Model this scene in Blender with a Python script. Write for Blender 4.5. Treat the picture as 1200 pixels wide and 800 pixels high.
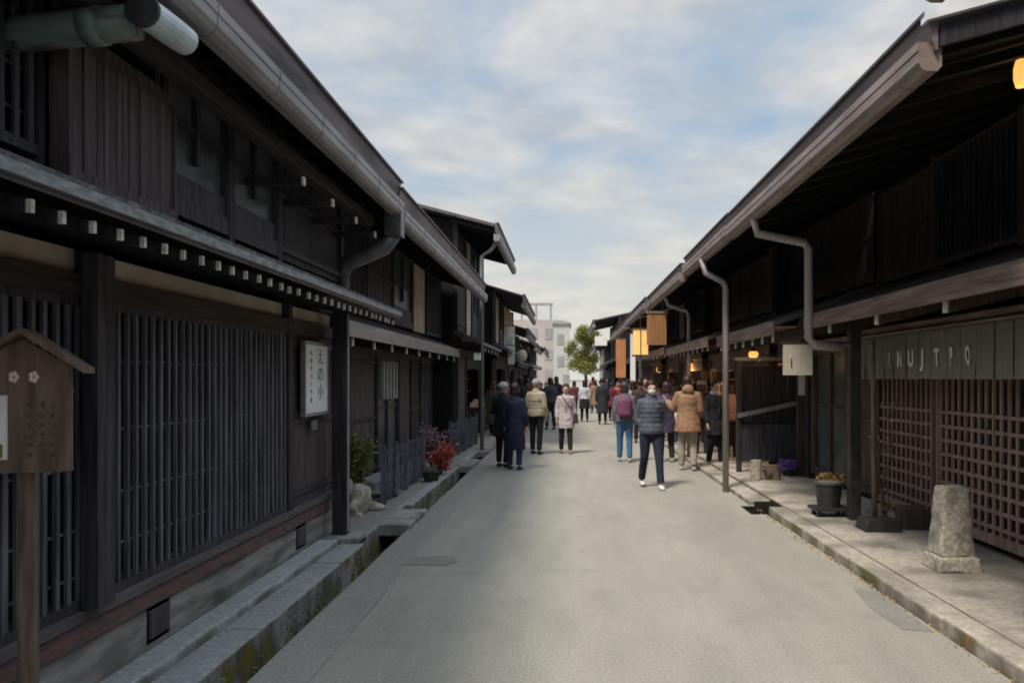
import bpy, bmesh, math, random
from mathutils import Vector, Matrix, noise

for _o in list(bpy.data.objects): bpy.data.objects.remove(_o)
scene = bpy.context.scene
C = scene.collection
R = math.radians
random.seed(7)

# ------------------------------------------------------------------ camera
F, VX, HY, CH = 900.0, 665.0, 443.0, 1.7          # focal (px of 1200), vanishing point, camera height
cam_d = bpy.data.cameras.new('camera'); cam = bpy.data.objects.new('camera', cam_d); C.objects.link(cam)
cam.location = (0, 0, CH); cam.rotation_euler = (R(90), 0, 0)
cam_d.sensor_width = 36; cam_d.lens = F / 1200 * 36
cam_d.shift_x = -(VX - 600) / 1200; cam_d.shift_y = (HY - 400) / 1200
cam_d.clip_start = .05; cam_d.clip_end = 3000
scene.camera = cam

# ------------------------------------------------------------------ sky, sun, exposure
SUN_EL, SUN_AZ = R(58), R(216)                     # azimuth the light comes from, clockwise from +Y
w = bpy.data.worlds.new('World'); scene.world = w; w.use_nodes = True
nt = w.node_tree; nt.nodes.clear()
def N(t, **k):
    n = nt.nodes.new(t)
    for a, b in k.items(): setattr(n, a, b)
    return n
out = N('ShaderNodeOutputWorld'); bg = N('ShaderNodeBackground'); bg.inputs[1].default_value = .1
sky = N('ShaderNodeTexSky', sky_type='NISHITA', sun_disc=False, sun_elevation=SUN_EL, sun_rotation=SUN_AZ)
sky.air_density = 1.2; sky.dust_density = 2.0
tc = N('ShaderNodeTexCoord'); sep = N('ShaderNodeSeparateXYZ'); nt.links.new(tc.outputs['Generated'], sep.inputs[0])
zc = N('ShaderNodeMath', operation='MAXIMUM'); zc.inputs[1].default_value = 0; nt.links.new(sep.outputs[2], zc.inputs[0])
za = N('ShaderNodeMath', operation='ADD'); za.inputs[1].default_value = .16; nt.links.new(zc.outputs[0], za.inputs[0])
dx = N('ShaderNodeMath', operation='DIVIDE'); dy = N('ShaderNodeMath', operation='DIVIDE')
nt.links.new(sep.outputs[0], dx.inputs[0]); nt.links.new(za.outputs[0], dx.inputs[1])
nt.links.new(sep.outputs[1], dy.inputs[0]); nt.links.new(za.outputs[0], dy.inputs[1])
comb = N('ShaderNodeCombineXYZ'); nt.links.new(dx.outputs[0], comb.inputs[0]); nt.links.new(dy.outputs[0], comb.inputs[1])
n1 = N('ShaderNodeTexNoise'); n1.inputs['Scale'].default_value = 1.9; n1.inputs['Detail'].default_value = 7; n1.inputs['Roughness'].default_value = .52
n1.inputs['Distortion'].default_value = .35
nt.links.new(comb.outputs[0], n1.inputs['Vector'])
rp = N('ShaderNodeValToRGB'); rp.color_ramp.elements[0].position = .36; rp.color_ramp.elements[1].position = .58
nt.links.new(n1.outputs[0], rp.inputs[0])
n2 = N('ShaderNodeTexNoise'); n2.inputs['Scale'].default_value = 4.2; n2.inputs['Detail'].default_value = 8
nt.links.new(comb.outputs[0], n2.inputs['Vector'])
rc = N('ShaderNodeValToRGB')
rc.color_ramp.elements[0].position = .36; rc.color_ramp.elements[0].color = (2.75, 3.0, 3.3, 1)
rc.color_ramp.elements[1].position = .66; rc.color_ramp.elements[1].color = (4.15, 4.1, 4.05, 1)
nt.links.new(n2.outputs[0], rc.inputs[0])
blue = N('ShaderNodeMix', data_type='RGBA'); blue.inputs['Factor'].default_value = .9
nt.links.new(sky.outputs[0], blue.inputs['A']); blue.inputs['B'].default_value = (2.1, 2.75, 3.5, 1)
mx = N('ShaderNodeMix', data_type='RGBA'); nt.links.new(rp.outputs[0], mx.inputs['Factor'])
nt.links.new(blue.outputs['Result'], mx.inputs['A']); nt.links.new(rc.outputs[0], mx.inputs['B'])
hz = N('ShaderNodeMapRange'); hz.inputs['From Min'].default_value = 0; hz.inputs['From Max'].default_value = .3
hz.inputs['To Min'].default_value = .9; hz.inputs['To Max'].default_value = 0; nt.links.new(zc.outputs[0], hz.inputs['Value'])
m2 = N('ShaderNodeMix', data_type='RGBA'); nt.links.new(hz.outputs[0], m2.inputs['Factor'])
nt.links.new(mx.outputs['Result'], m2.inputs['A']); m2.inputs['B'].default_value = (4.3, 4.15, 3.65, 1)
up = N('ShaderNodeMapRange'); up.inputs['From Min'].default_value = .45; up.inputs['From Max'].default_value = .95  # unseen sky toward the zenith brightened to add light on the street
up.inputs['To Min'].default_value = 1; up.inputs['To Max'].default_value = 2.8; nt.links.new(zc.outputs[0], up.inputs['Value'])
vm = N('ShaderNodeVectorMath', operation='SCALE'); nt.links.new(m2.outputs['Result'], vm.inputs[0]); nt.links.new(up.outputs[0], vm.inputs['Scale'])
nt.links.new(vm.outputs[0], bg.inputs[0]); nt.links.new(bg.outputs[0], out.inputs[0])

sd = bpy.data.lights.new('sun', 'SUN'); sd.energy = 2.4; sd.angle = R(12); sd.color = (1, .9, .78)
so = bpy.data.objects.new('sun', sd); C.objects.link(so)
sv = Vector((math.sin(SUN_AZ) * math.cos(SUN_EL), math.cos(SUN_AZ) * math.cos(SUN_EL), math.sin(SUN_EL)))
so.rotation_euler = (-sv).to_track_quat('-Z', 'Y').to_euler(); so.location = sv * 40
scene.view_settings.view_transform = 'Standard'; scene.view_settings.look = 'None'
scene.view_settings.exposure = 0.85; scene.view_settings.gamma = 1
scene.view_settings.use_curve_mapping = False
scene.render.filter_size = 1.5
scene.cycles.filter_width = 1.9
scene.cycles.use_denoising = True
scene.cycles.max_bounces = 5

# ------------------------------------------------------------------ materials
def mat(name, c1, c2=None, rough=.7, scale=6, stretch=(1, 1, 1), lo=.35, hi=.65, bump=0., metal=0., c3=None, s3=1.2, lo3=.5, hi3=.62, spec=.35, emis=None):
    m = bpy.data.materials.new(name); m.use_nodes = True; t = m.node_tree; b = t.nodes['Principled BSDF']
    b.inputs['Roughness'].default_value = rough; b.inputs['Metallic'].default_value = metal
    b.inputs['Specular IOR Level'].default_value = spec
    tcn = t.nodes.new('ShaderNodeTexCoord'); mp = t.nodes.new('ShaderNodeMapping'); mp.inputs['Scale'].default_value = stretch
    t.links.new(tcn.outputs['Object'], mp.inputs[0])
    oi = t.nodes.new('ShaderNodeObjectInfo'); ad = t.nodes.new('ShaderNodeVectorMath'); ad.operation = 'MULTIPLY_ADD'
    t.links.new(oi.outputs['Random'], ad.inputs[0]); ad.inputs[1].default_value = (17, 9, 23); t.links.new(mp.outputs[0], ad.inputs[2])
    nz = t.nodes.new('ShaderNodeTexNoise'); nz.inputs['Scale'].default_value = scale; nz.inputs['Detail'].default_value = 6
    t.links.new(ad.outputs[0], nz.inputs['Vector'])
    rr = t.nodes.new('ShaderNodeValToRGB'); e = rr.color_ramp.elements
    e[0].position = lo; e[1].position = hi; e[0].color = (*c1, 1); e[1].color = (*(c2 or c1), 1)
    t.links.new(nz.outputs[0], rr.inputs[0]); last = rr.outputs[0]
    if c3:
        n3 = t.nodes.new('ShaderNodeTexNoise'); n3.inputs['Scale'].default_value = s3; n3.inputs['Detail'].default_value = 5
        t.links.new(ad.outputs[0], n3.inputs['Vector'])
        r3 = t.nodes.new('ShaderNodeValToRGB'); r3.color_ramp.elements[0].position = lo3; r3.color_ramp.elements[1].position = hi3
        t.links.new(n3.outputs[0], r3.inputs[0])
        mm = t.nodes.new('ShaderNodeMix'); mm.data_type = 'RGBA'; t.links.new(r3.outputs[0], mm.inputs['Factor'])
        t.links.new(last, mm.inputs['A']); mm.inputs['B'].default_value = (*c3, 1); last = mm.outputs['Result']
    t.links.new(last, b.inputs['Base Color'])
    if bump:
        bp = t.nodes.new('ShaderNodeBump'); bp.inputs['Strength'].default_value = bump; bp.inputs['Distance'].default_value = .01
        t.links.new(nz.outputs[0], bp.inputs['Height']); t.links.new(bp.outputs[0], b.inputs['Normal'])
    if emis:
        b.inputs['Emission Color'].default_value = (*emis[0], 1); b.inputs['Emission Strength'].default_value = emis[1]
    return m
M = {}
V = (6, 6, .35); H = (6, .35, 6)       # grain stretch: vertical, along the street
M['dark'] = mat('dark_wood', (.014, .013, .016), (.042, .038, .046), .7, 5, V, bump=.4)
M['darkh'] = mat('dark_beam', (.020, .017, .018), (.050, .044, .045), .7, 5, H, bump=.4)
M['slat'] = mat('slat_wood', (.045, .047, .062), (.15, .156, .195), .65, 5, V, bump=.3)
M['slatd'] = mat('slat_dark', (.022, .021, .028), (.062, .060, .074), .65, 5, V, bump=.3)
M['black'] = mat('black_wall_shade', (.004, .004, .005), (.008, .008, .009), .8, 3)  # near black: shade under eaves and in lattice gaps put into the colour
M['board'] = mat('board_wood', (.045, .037, .042), (.105, .086, .092), .75, 5, V, bump=.5)
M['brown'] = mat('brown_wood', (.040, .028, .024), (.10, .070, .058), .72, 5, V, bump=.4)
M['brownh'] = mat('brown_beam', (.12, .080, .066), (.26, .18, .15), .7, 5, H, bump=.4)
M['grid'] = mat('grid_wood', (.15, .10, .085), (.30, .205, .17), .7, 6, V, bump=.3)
M['warm'] = mat('warm_wood', (.20, .09, .035), (.36, .18, .07), .6, 5, V)
M['sign'] = mat('sign_wood', (.095, .066, .050), (.19, .135, .102), .75, 5, (5, 5, .6), bump=.4)
M['plaster'] = mat('beige_plaster', (.42, .36, .29), (.54, .47, .39), .9, 3, c3=(.30, .26, .21), lo3=.55, hi3=.75)
M['white'] = mat('white_paint', (.70, .70, .68), (.82, .82, .80), .6, 9)
M['tip'] = mat('pale_end_paint', (.36, .35, .32), (.66, .65, .61), .7, 40)
M['gutter'] = mat('grey_gutter', (.19, .19, .20), (.29, .29, .30), .45, 4, (3, .5, 3), metal=.25)
M['gutterb'] = mat('brown_gutter', (.20, .155, .14), (.30, .24, .215), .45, 4, (3, .5, 3), metal=.2)
M['fascia'] = mat('purple_brown_fascia', (.13, .11, .135), (.19, .165, .19), .5, 4, (4, .4, 4), metal=.2, c3=(.06, .05, .055), s3=2)
M['fasciab'] = mat('red_brown_fascia', (.17, .125, .12), (.24, .185, .17), .5, 4, (4, .4, 4), metal=.2)
M['roof'] = mat('roof_sheet', (.07, .065, .07), (.12, .11, .115), .5, 3, metal=.3)
M['tile'] = mat('pent_edge', (.12, .135, .145), (.23, .255, .27), .5, 8, (4, 1.5, 4), bump=.5)
M['verge'] = mat('pale_flashing', (.70, .74, .80), (.85, .88, .92), .3, 8, metal=.1)
M['found'] = mat('grey_foundation', (.17, .168, .16), (.33, .32, .305), .9, 4, (1.5, .7, 4), c3=(.09, .10, .075), s3=2.5, lo3=.52, hi3=.7, bump=.5)
M['sill'] = mat('red_stained_sill', (.075, .060, .062), (.15, .12, .12), .8, 9, (3, 1, 6), c3=(.17, .080, .078), s3=4.5, lo3=.40, hi3=.64, bump=.5)
M['sillb'] = mat('purple_grey_beam', (.075, .066, .075), (.13, .118, .13), .75, 7, H, bump=.5)
M['soil'] = mat('ground_soil', (.10, .09, .075), (.17, .155, .13), .95, .6)
M['wet_shade'] = mat('gutter_bed', (.010, .010, .009), (.022, .021, .017), .6, 6)  # wet gutter bottom; also paints the shade inside the drain hole
M['verd'] = mat('verdigris_copper', (.12, .17, .165), (.21, .285, .275), .55, 5, (1, 3, 3), metal=.15, c3=(.09, .09, .085), s3=5)
M['paleb'] = mat('pale_blue_metal', (.38, .46, .50), (.50, .58, .62), .45, 6, metal=.1)
M['duct'] = mat('dark_duct', (.065, .065, .07), (.13, .13, .135), .4, 5, metal=.3)
M['pipe'] = mat('brown_pipe', (.26, .225, .215), (.38, .335, .32), .45, 5, V, metal=.15)
M['pipeg'] = mat('grey_pipe', (.16, .17, .195), (.22, .23, .26), .45, 5, V, metal=.15)
M['glass'] = mat('dark_glass', (.045, .055, .06), (.085, .10, .105), .35, 3, spec=.25)
M['pale'] = mat('pale_pane', (.28, .32, .33), (.40, .44, .45), .4, 4)
M['stone'] = mat('pale_stone', (.27, .245, .20), (.52, .48, .40), .9, 30, c3=(.17, .16, .12), s3=4, lo3=.5, hi3=.7, bump=.8)
M['bstone'] = mat('blue_grey_stone', (.22, .23, .24), (.36, .37, .38), .9, 9, bump=.7)
M['slabm'] = mat('slab_concrete', (.20, .20, .185), (.33, .325, .30), .9, 5, c3=(.13, .13, .11), s3=3, bump=.5)
M['iron'] = mat('black_iron', (.02, .02, .022), (.04, .04, .042), .5, 8)
M['noren'] = mat('noren_cloth', (.155, .142, .128), (.21, .195, .178), .95, 7, V)
M['letterp'] = mat('faded_lettering', (.58, .56, .52), (.74, .72, .68), .9, 30)
M['beige'] = mat('beige_board', (.38, .34, .27), (.50, .45, .37), .85, 6, V)
M['orange'] = mat('orange_cloth', (.42, .17, .075), (.52, .24, .11), .85, 4)
M['lit'] = mat('lit_paper', (.8, .5, .2), (.9, .6, .25), .8, 5, emis=((1, .5, .12), .22))
M['bulb'] = mat('lamp_glow', (.5, .3, .12), (.5, .32, .14), .8, 5, emis=((1, .42, .10), .75))
M['paper'] = mat('paper', (.72, .77, .80), (.82, .86, .88), .85, 5)
M['ink'] = mat('ink', (.03, .03, .04), (.05, .05, .06), .9, 5)
M['pink'] = mat('pale_pink', (.75, .58, .56), (.82, .68, .66), .8, 8)
M['bark'] = mat('bark', (.07, .055, .04), (.14, .11, .085), .9, 8, V, bump=.6)
def leafmat(n, a, b):
    return mat(n, a, b, .6, 9, lo=.3, hi=.7)
M['bamboo'] = leafmat('green_leaf', (.10, .13, .03), (.24, .27, .07))
M['red'] = leafmat('red_leaf', (.30, .045, .03), (.52, .15, .10))
M['rose'] = leafmat('dusty_rose_leaf', (.22, .12, .15), (.36, .24, .27))
M['autumn'] = leafmat('autumn_leaf', (.07, .10, .025), (.24, .22, .045))
M['ochre'] = leafmat('ochre_leaf', (.28, .17, .05), (.42, .28, .10))
M['violet'] = leafmat('violet_flower', (.13, .05, .32), (.30, .16, .55))
M['pinkwall'] = mat('pink_grey_wall', (.36, .32, .31), (.44, .40, .385), .9, .4)
M['whitewall'] = mat('white_wall', (.44, .45, .43), (.50, .51, .49), .9, .4)
M['greywall'] = mat('grey_wall', (.26, .25, .26), (.34, .33, .335), .9, .8)

def ground_mat(name, base, dark, grain, moss=None, stain=(.90, .56, .80, 2.3)):
    m = bpy.data.materials.new(name); m.use_nodes = True; t = m.node_tree; b = t.nodes['Principled BSDF']
    b.inputs['Roughness'].default_value = .88; b.inputs['Specular IOR Level'].default_value = .3
    g = t.nodes.new('ShaderNodeNewGeometry')
    def nz(s, d=5, st=(1, 1, 1)):
        mp = t.nodes.new('ShaderNodeMapping'); mp.inputs['Scale'].default_value = st; t.links.new(g.outputs['Position'], mp.inputs[0])
        n = t.nodes.new('ShaderNodeTexNoise'); n.inputs['Scale'].default_value = s; n.inputs['Detail'].default_value = d
        t.links.new(mp.outputs[0], n.inputs['Vector']); return n.outputs[0]
    def ramp(src, a, c, ca=(0, 0, 0), cb=(1, 1, 1)):
        r = t.nodes.new('ShaderNodeValToRGB'); r.color_ramp.elements[0].position = a; r.color_ramp.elements[1].position = c
        r.color_ramp.elements[0].color = (*ca, 1); r.color_ramp.elements[1].color = (*cb, 1); t.links.new(src, r.inputs[0]); return r.outputs[0]
    def mix(f, a, bb, mode='MIX', fv=1):
        x = t.nodes.new('ShaderNodeMix'); x.data_type = 'RGBA'; x.blend_type = mode
        if f is None: x.inputs['Factor'].default_value = fv
        else: t.links.new(f, x.inputs['Factor'])
        for k, s in (('A', a), ('B', bb)):
            if isinstance(s, tuple): x.inputs[k].default_value = (*s, 1)
            else: t.links.new(s, x.inputs[k])
        return x.outputs['Result']
    col = ramp(nz(.9, 6, (1.6, .45, 1)), .32, .68, dark, base)
    col = mix(None, col, ramp(nz(grain, 3), .3, .7, (.76, .76, .76), (1.2, 1.2, 1.2)), 'MULTIPLY', 1)
    col = mix(ramp(nz(stain[3], 6), stain[1], stain[2]), col, tuple(c * stain[0] for c in dark))
    if name == 'road_surface':
        vo = t.nodes.new('ShaderNodeTexVoronoi'); vo.feature = 'DISTANCE_TO_EDGE'; vo.inputs['Scale'].default_value = .42
        wv = t.nodes.new('ShaderNodeVectorMath'); wv.operation = 'MULTIPLY_ADD'; n5 = t.nodes.new('ShaderNodeTexNoise'); n5.inputs['Scale'].default_value = 1.6; n5.inputs['Detail'].default_value = 6
        t.links.new(g.outputs['Position'], n5.inputs['Vector']); t.links.new(n5.outputs['Color'], wv.inputs[0]); wv.inputs[1].default_value = (.22, .22, 0); t.links.new(g.outputs['Position'], wv.inputs[2])
        t.links.new(wv.outputs[0], vo.inputs['Vector'])
        cr = ramp(vo.outputs['Distance'], .001, .006, (1, 1, 1), (0, 0, 0)); mk = ramp(nz(.5, 2), .58, .70)
        mu = t.nodes.new('ShaderNodeMath'); mu.operation = 'MULTIPLY'; t.links.new(cr, mu.inputs[0]); t.links.new(mk, mu.inputs[1])
        col = mix(mu.outputs[0], col, tuple(c * .72 for c in dark))
        col = mix(None, col, ramp(nz(3.5, 8, (1.5, .3, 1)), .35, .65, (.94, .94, .935), (1.03, 1.03, 1.03)), 'MULTIPLY', 1)
    if moss:
        sx = t.nodes.new('ShaderNodeSeparateXYZ'); t.links.new(g.outputs['Normal'], sx.inputs[0])
        side = t.nodes.new('ShaderNodeMapRange'); side.inputs['From Min'].default_value = .7; side.inputs['From Max'].default_value = .3
        t.links.new(sx.outputs[2], side.inputs['Value'])
        for (cc, s, a, c) in moss:
            mu = t.nodes.new('ShaderNodeMath'); mu.operation = 'MULTIPLY'; t.links.new(side.outputs[0], mu.inputs[0])
            t.links.new(ramp(nz(s, 5, (1, 1, .7)), a, c), mu.inputs[1]); col = mix(mu.outputs[0], col, cc)
    t.links.new(col, b.inputs['Base Color'])
    bp = t.nodes.new('ShaderNodeBump'); bp.inputs['Strength'].default_value = .5; bp.inputs['Distance'].default_value = .008
    t.links.new(nz(grain, 4), bp.inputs['Height']); t.links.new(bp.outputs[0], b.inputs['Normal'])
    return m
M['road'] = ground_mat('road_surface', (.300, .290, .250), (.250, .242, .210), 55)
M['edge'] = ground_mat('edge_concrete', (.265, .262, .235), (.205, .203, .182), 40)
M['patch'] = ground_mat('road_patch', (.225, .222, .20), (.19, .188, .168), 60)
M['kerbl'] = ground_mat('left_kerb_stone', (.33, .345, .345), (.25, .26, .26), 25, [((.10, .095, .085), 3, .4, .6), ((.17, .15, .02), 6, .52, .64)])
M['ledge'] = ground_mat('ledge_concrete', (.40, .42, .42), (.30, .32, .32), 25, [((.16, .16, .14), 3, .4, .6)])
M['kerbr'] = ground_mat('right_kerb_stone', (.42, .385, .32), (.31, .285, .24), 25, [((.15, .135, .10), 4, .35, .6), ((.10, .10, .04), 2.2, .52, .68), ((.30, .13, .05), 8, .6, .7)], stain=(.5, .44, .66, 1.7))

# ------------------------------------------------------------------ mesh building
def wloc(o):
    v = Vector((0, 0, 0))
    while o: v += Vector(o.location); o = o.parent
    return v
class MB:
    def __init__(s): s.v = []; s.f = []
    def add(s, vs, fs):
        k = len(s.v); s.v += [tuple(p) for p in vs]; s.f += [tuple(i + k for i in f) for f in fs]; return s
    def box(s, x0, x1, y0, y1, z0, z1):
        x0, x1 = min(x0, x1), max(x0, x1); y0, y1 = min(y0, y1), max(y0, y1); z0, z1 = min(z0, z1), max(z0, z1)
        return s.add([(x0, y0, z0), (x1, y0, z0), (x1, y1, z0), (x0, y1, z0), (x0, y0, z1), (x1, y0, z1), (x1, y1, z1), (x0, y1, z1)],
                     [(0, 3, 2, 1), (4, 5, 6, 7), (0, 1, 5, 4), (1, 2, 6, 5), (2, 3, 7, 6), (3, 0, 4, 7)])
    def mbox(s, mtx, sx, sy, sz):
        vs = [mtx @ Vector((a * sx / 2, b * sy / 2, c * sz / 2)) for c in (-1, 1) for a, b in ((-1, -1), (1, -1), (1, 1), (-1, 1))]
        return s.add(vs, [(0, 3, 2, 1), (4, 5, 6, 7), (0, 1, 5, 4), (1, 2, 6, 5), (2, 3, 7, 6), (3, 0, 4, 7)])
    def bar(s, p, q, a, b=None, up=(0, 0, 1)):
        p, q = Vector(p), Vector(q); d = (q - p); L = d.length; d.normalize(); u = Vector(up)
        if abs(d.dot(u)) > .95: u = Vector((0, 1, 0))
        x = d.cross(u).normalized(); z = x.cross(d)
        m = Matrix((x, d, z)).transposed().to_4x4(); m.translation = (p + q) / 2
        return s.mbox(m, a, L, b or a)
    def prism(s, poly, y0, y1):        # poly in (x, z), extruded along y
        n = len(poly); vs = [(x, y0, z) for x, z in poly] + [(x, y1, z) for x, z in poly]
        return s.add(vs, [tuple(range(n)), tuple(range(2 * n - 1, n - 1, -1))] + [(i, n + i, n + (i + 1) % n, (i + 1) % n) for i in range(n)])
    def tube(s, pts, rads, n=12, ry=None, cap=True, up=(0, 1, 0)):
        pts = [Vector(p) for p in pts]
        if not hasattr(rads, '__len__'): rads = [rads] * len(pts)
        vs = []; N_ = len(pts)
        for i, p in enumerate(pts):
            d = (pts[min(i + 1, N_ - 1)] - pts[max(i - 1, 0)]).normalized(); u = Vector(up)
            if abs(d.dot(u)) > .95: u = Vector((1, 0, 0))
            x = d.cross(u).normalized(); y = x.cross(d).normalized()
            rx = rads[i][0] if hasattr(rads[i], '__len__') else rads[i]; r2 = rads[i][1] if hasattr(rads[i], '__len__') else rads[i]
            for k in range(n):
                a = 2 * math.pi * k / n; vs.append(p + x * math.cos(a) * rx + y * math.sin(a) * r2)
        fs = [(i * n + k, i * n + (k + 1) % n, (i + 1) * n + (k + 1) % n, (i + 1) * n + k) for i in range(N_ - 1) for k in range(n)]
        if cap: fs += [tuple(range(n - 1, -1, -1)), tuple((N_ - 1) * n + k for k in range(n))]
        return s.add(vs, fs)
    def ell(s, c, r, nu=14, nv=9, m=None):
        c = Vector(c); vs = []; 
        for j in range(1, nv):
            t = math.pi * j / nv
            for i in range(nu):
                a = 2 * math.pi * i / nu; vs.append(Vector((r[0] * math.sin(t) * math.cos(a), r[1] * math.sin(t) * math.sin(a), r[2] * math.cos(t))))
        vs.append(Vector((0, 0, r[2]))); vs.append(Vector((0, 0, -r[2]))); T = len(vs) - 2
        if m: vs = [m @ v for v in vs]
        fs = [(j * nu + i, (j + 1) * nu + i, (j + 1) * nu + (i + 1) % nu, j * nu + (i + 1) % nu) for j in range(nv - 2) for i in range(nu)]
        fs += [(T, i, (i + 1) % nu) for i in range(nu)] + [(T + 1, (nv - 2) * nu + (i + 1) % nu, (nv - 2) * nu + i) for i in range(nu)]
        return s.add([c + v for v in vs], fs)
    def frust(s, c, z0, z1, a0, b0, a1, b1):
        x, y = c
        return s.add([(x - a0, y - b0, z0), (x + a0, y - b0, z0), (x + a0, y + b0, z0), (x - a0, y + b0, z0), (x - a1, y - b1, z1), (x + a1, y - b1, z1), (x + a1, y + b1, z1), (x - a1, y + b1, z1)],
                     [(0, 3, 2, 1), (4, 5, 6, 7), (0, 1, 5, 4), (1, 2, 6, 5), (2, 3, 7, 6), (3, 0, 4, 7)])
    def build(s, name, m, parent=None, smooth=False, bevel=0, rot=None, seg=2):
        me = bpy.data.meshes.new(name)
        if parent is not None: o0 = wloc(parent)
        else:
            xs, ys, zs = zip(*s.v); o0 = Vector(((min(xs) + max(xs)) / 2, (min(ys) + max(ys)) / 2, min(zs)))
        me.from_pydata([tuple(Vector(p) - o0) for p in s.v], [], s.f); me.update()
        bm = bmesh.new(); bm.from_mesh(me); bmesh.ops.recalc_face_normals(bm, faces=bm.faces); bm.to_mesh(me); bm.free()
        if smooth:
            for p in me.polygons: p.use_smooth = True
        me.materials.append(m if not isinstance(m, str) else M[m])
        o = bpy.data.objects.new(name, me); C.objects.link(o)
        if parent is not None: o.parent = parent
        else: o.location = o0
        if bevel:
            b = o.modifiers.new('bevel', 'BEVEL'); b.width = bevel; b.segments = seg; b.limit_method = 'ANGLE'
        return o
def tag(o, label=None, cat=None, group=None, kind=None):
    if label: o['label'] = label
    if cat: o['category'] = cat
    if group: o['group'] = group
    if kind: o['kind'] = kind
    return o
def thing(name, loc, label, cat, group=None, rz=0):
    o = bpy.data.objects.new(name, None); C.objects.link(o); o.location = loc; o.rotation_euler[2] = rz
    o.empty_display_size = .1
    return tag(o, label, cat, group)
def struct(name, mb, m, **k): return tag(mb.build(name, m, **k), kind='structure')
def at(px, py, Y): return Vector(((px - VX) * Y / F, Y, CH + (HY - py) * Y / F))
def copy_part(o, parent, off):
    c = o.copy(); C.objects.link(c); c.parent = parent; c.location = Vector(o.location) + Vector(off) + (Vector((random.uniform(-.006, .006), random.uniform(-.008, .008), random.uniform(-.004, .004))) if o.name.startswith('pent') else Vector((0, 0, 0)))
    for ch in o.children:
        g = ch.copy(); C.objects.link(g); g.parent = c
    return c
def text_mesh(txt, size, mtx, m, name, parent=None, ext=.001, sx=1, bold=0):
    cu = bpy.data.curves.new('t', 'FONT'); cu.body = txt; cu.size = size; cu.extrude = ext; cu.offset = bold; cu.align_x = 'CENTER'; cu.align_y = 'CENTER'
    o = bpy.data.objects.new('t', cu); C.objects.link(o)
    dg = bpy.context.evaluated_depsgraph_get(); me = bpy.data.meshes.new_from_object(o.evaluated_get(dg))
    bpy.data.objects.remove(o)
    o0 = wloc(parent) if parent is not None else Vector((0, 0, 0))
    for v in me.vertices: v.co = mtx @ Vector((v.co.x * sx, v.co.y, v.co.z)) - o0
    me.materials.clear(); me.materials.append(M[m] if isinstance(m, str) else m)
    r = bpy.data.objects.new(name, me); C.objects.link(r)
    if parent is not None: r.parent = parent
    return r

# ------------------------------------------------------------------ ground, road, kerbs, gutters
b = MB(); n = 24
struct('ground', MB().box(-400, 400, -60, 900, -.9, -.45), 'soil')
def edged(x0, x1, y0, y1, z0, z1, jit=.012, step=.5):
    pts = []; y = y0
    while y < y1 - 1e-6: pts.append(y); y += step
    pts.append(y1); mb = MB(); vs = []; k = len(pts)
    for i, y in enumerate(pts):
        a = x0 + noise.noise(Vector((y * .9, x0 * 3, 1))) * jit; c = x1 + noise.noise(Vector((y * .9, x1 * 3, 5))) * jit
        vs += [(a, y, z0), (c, y, z0), (c, y, z1), (a, y, z1)]
    fs = [(4 * i + j, 4 * i + (j + 1) % 4, 4 * i + 4 + (j + 1) % 4, 4 * i + 4 + j) for i in range(k - 1) for j in range(4)] + [(0, 1, 2, 3), (4 * k - 1, 4 * k - 2, 4 * k - 3, 4 * k - 4)]
    return mb.add(vs, fs)
rd = edged(-1.45, 2.5, -6, 9.6, -.5, 0, .02)
for seg in (MB().box(-1.45, 2.30, 9.6, 10.25, -.5, 0), edged(-1.45, 2.5, 10.25, 70, -.5, 0, .02)): rd.add(seg.v, seg.f)
struct('road', rd, 'road')
struct('road_edge', edged(-1.80, -1.452, -6, 70, -.5, -.001, .012), 'edge')
struct('far_road', MB().box(-60, 60, 70, 400, -.5, -.002), 'road')
struct('gutter_bed', MB().box(-2.6, -1.79, -6, 60, -.46, -.36), 'wet_shade')
# patches in the surface
struct('road_patch', MB().add([(-1.50, 7.0, .004), (-1.12, 6.96, .004), (-1.02, 7.14, .004), (-1.10, 7.36, .004), (-1.46, 7.31, .004)], [(0, 1, 2, 3, 4)]), 'patch')
struct('road_patch', MB().add([(2.27, 5.2, .003), (2.46, 5.15, .003), (2.47, 6.1, .003), (2.31, 6.2, .003), (2.24, 5.7, .003)], [(0, 1, 2, 3, 4)]), 'patch')
# left ledge in front of the near house: kerb stones with joints
y = -5.0; i = 0
kerb = MB(); 
while y < 7.7:
    y2 = min(y + .92, 7.75); kerb.box(-2.30, -2.05 + .012 * random.random(), y + .004, y2 - .004, -.45, .03 + .006 * random.random()); y = y2
struct('kerb', kerb, 'kerbl', bevel=.014)
struct('ledge', MB().box(-2.50, -2.303, -5, 7.72, -.45, .085), 'ledge', bevel=.02)
# left apron beyond it
struct('pavement', MB().box(-3.6, -2.17, 7.76, 60, -.45, .035), 'edge')
kerb = MB(); y = 7.80
while y < 40:
    y2 = y + 1.1; kerb.box(-2.169, -2.02 if y > 9.5 else -2.12, y + .004, y2 - .004, -.45, .045 + .008 * random.random()); y = y2
struct('kerb', kerb, 'kerbl', bevel=.012)
struct('gutter_slab', MB().box(-2.165, -1.77, 8.62, 9.15, -.07, .058), 'slabm', bevel=.01)
struct('gutter_slab', MB().box(-2.165, -1.77, 9.16, 9.72, -.07, .052), 'slabm', bevel=.01)
struct('gutter_slab', MB().box(-2.165, -1.77, 14.4, 15.6, -.07, .06), 'slabm', bevel=.01)
struct('gutter_slab', MB().box(-2.165, -1.77, 17.2, 34, -.07, .055), 'slabm', bevel=.01)
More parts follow.
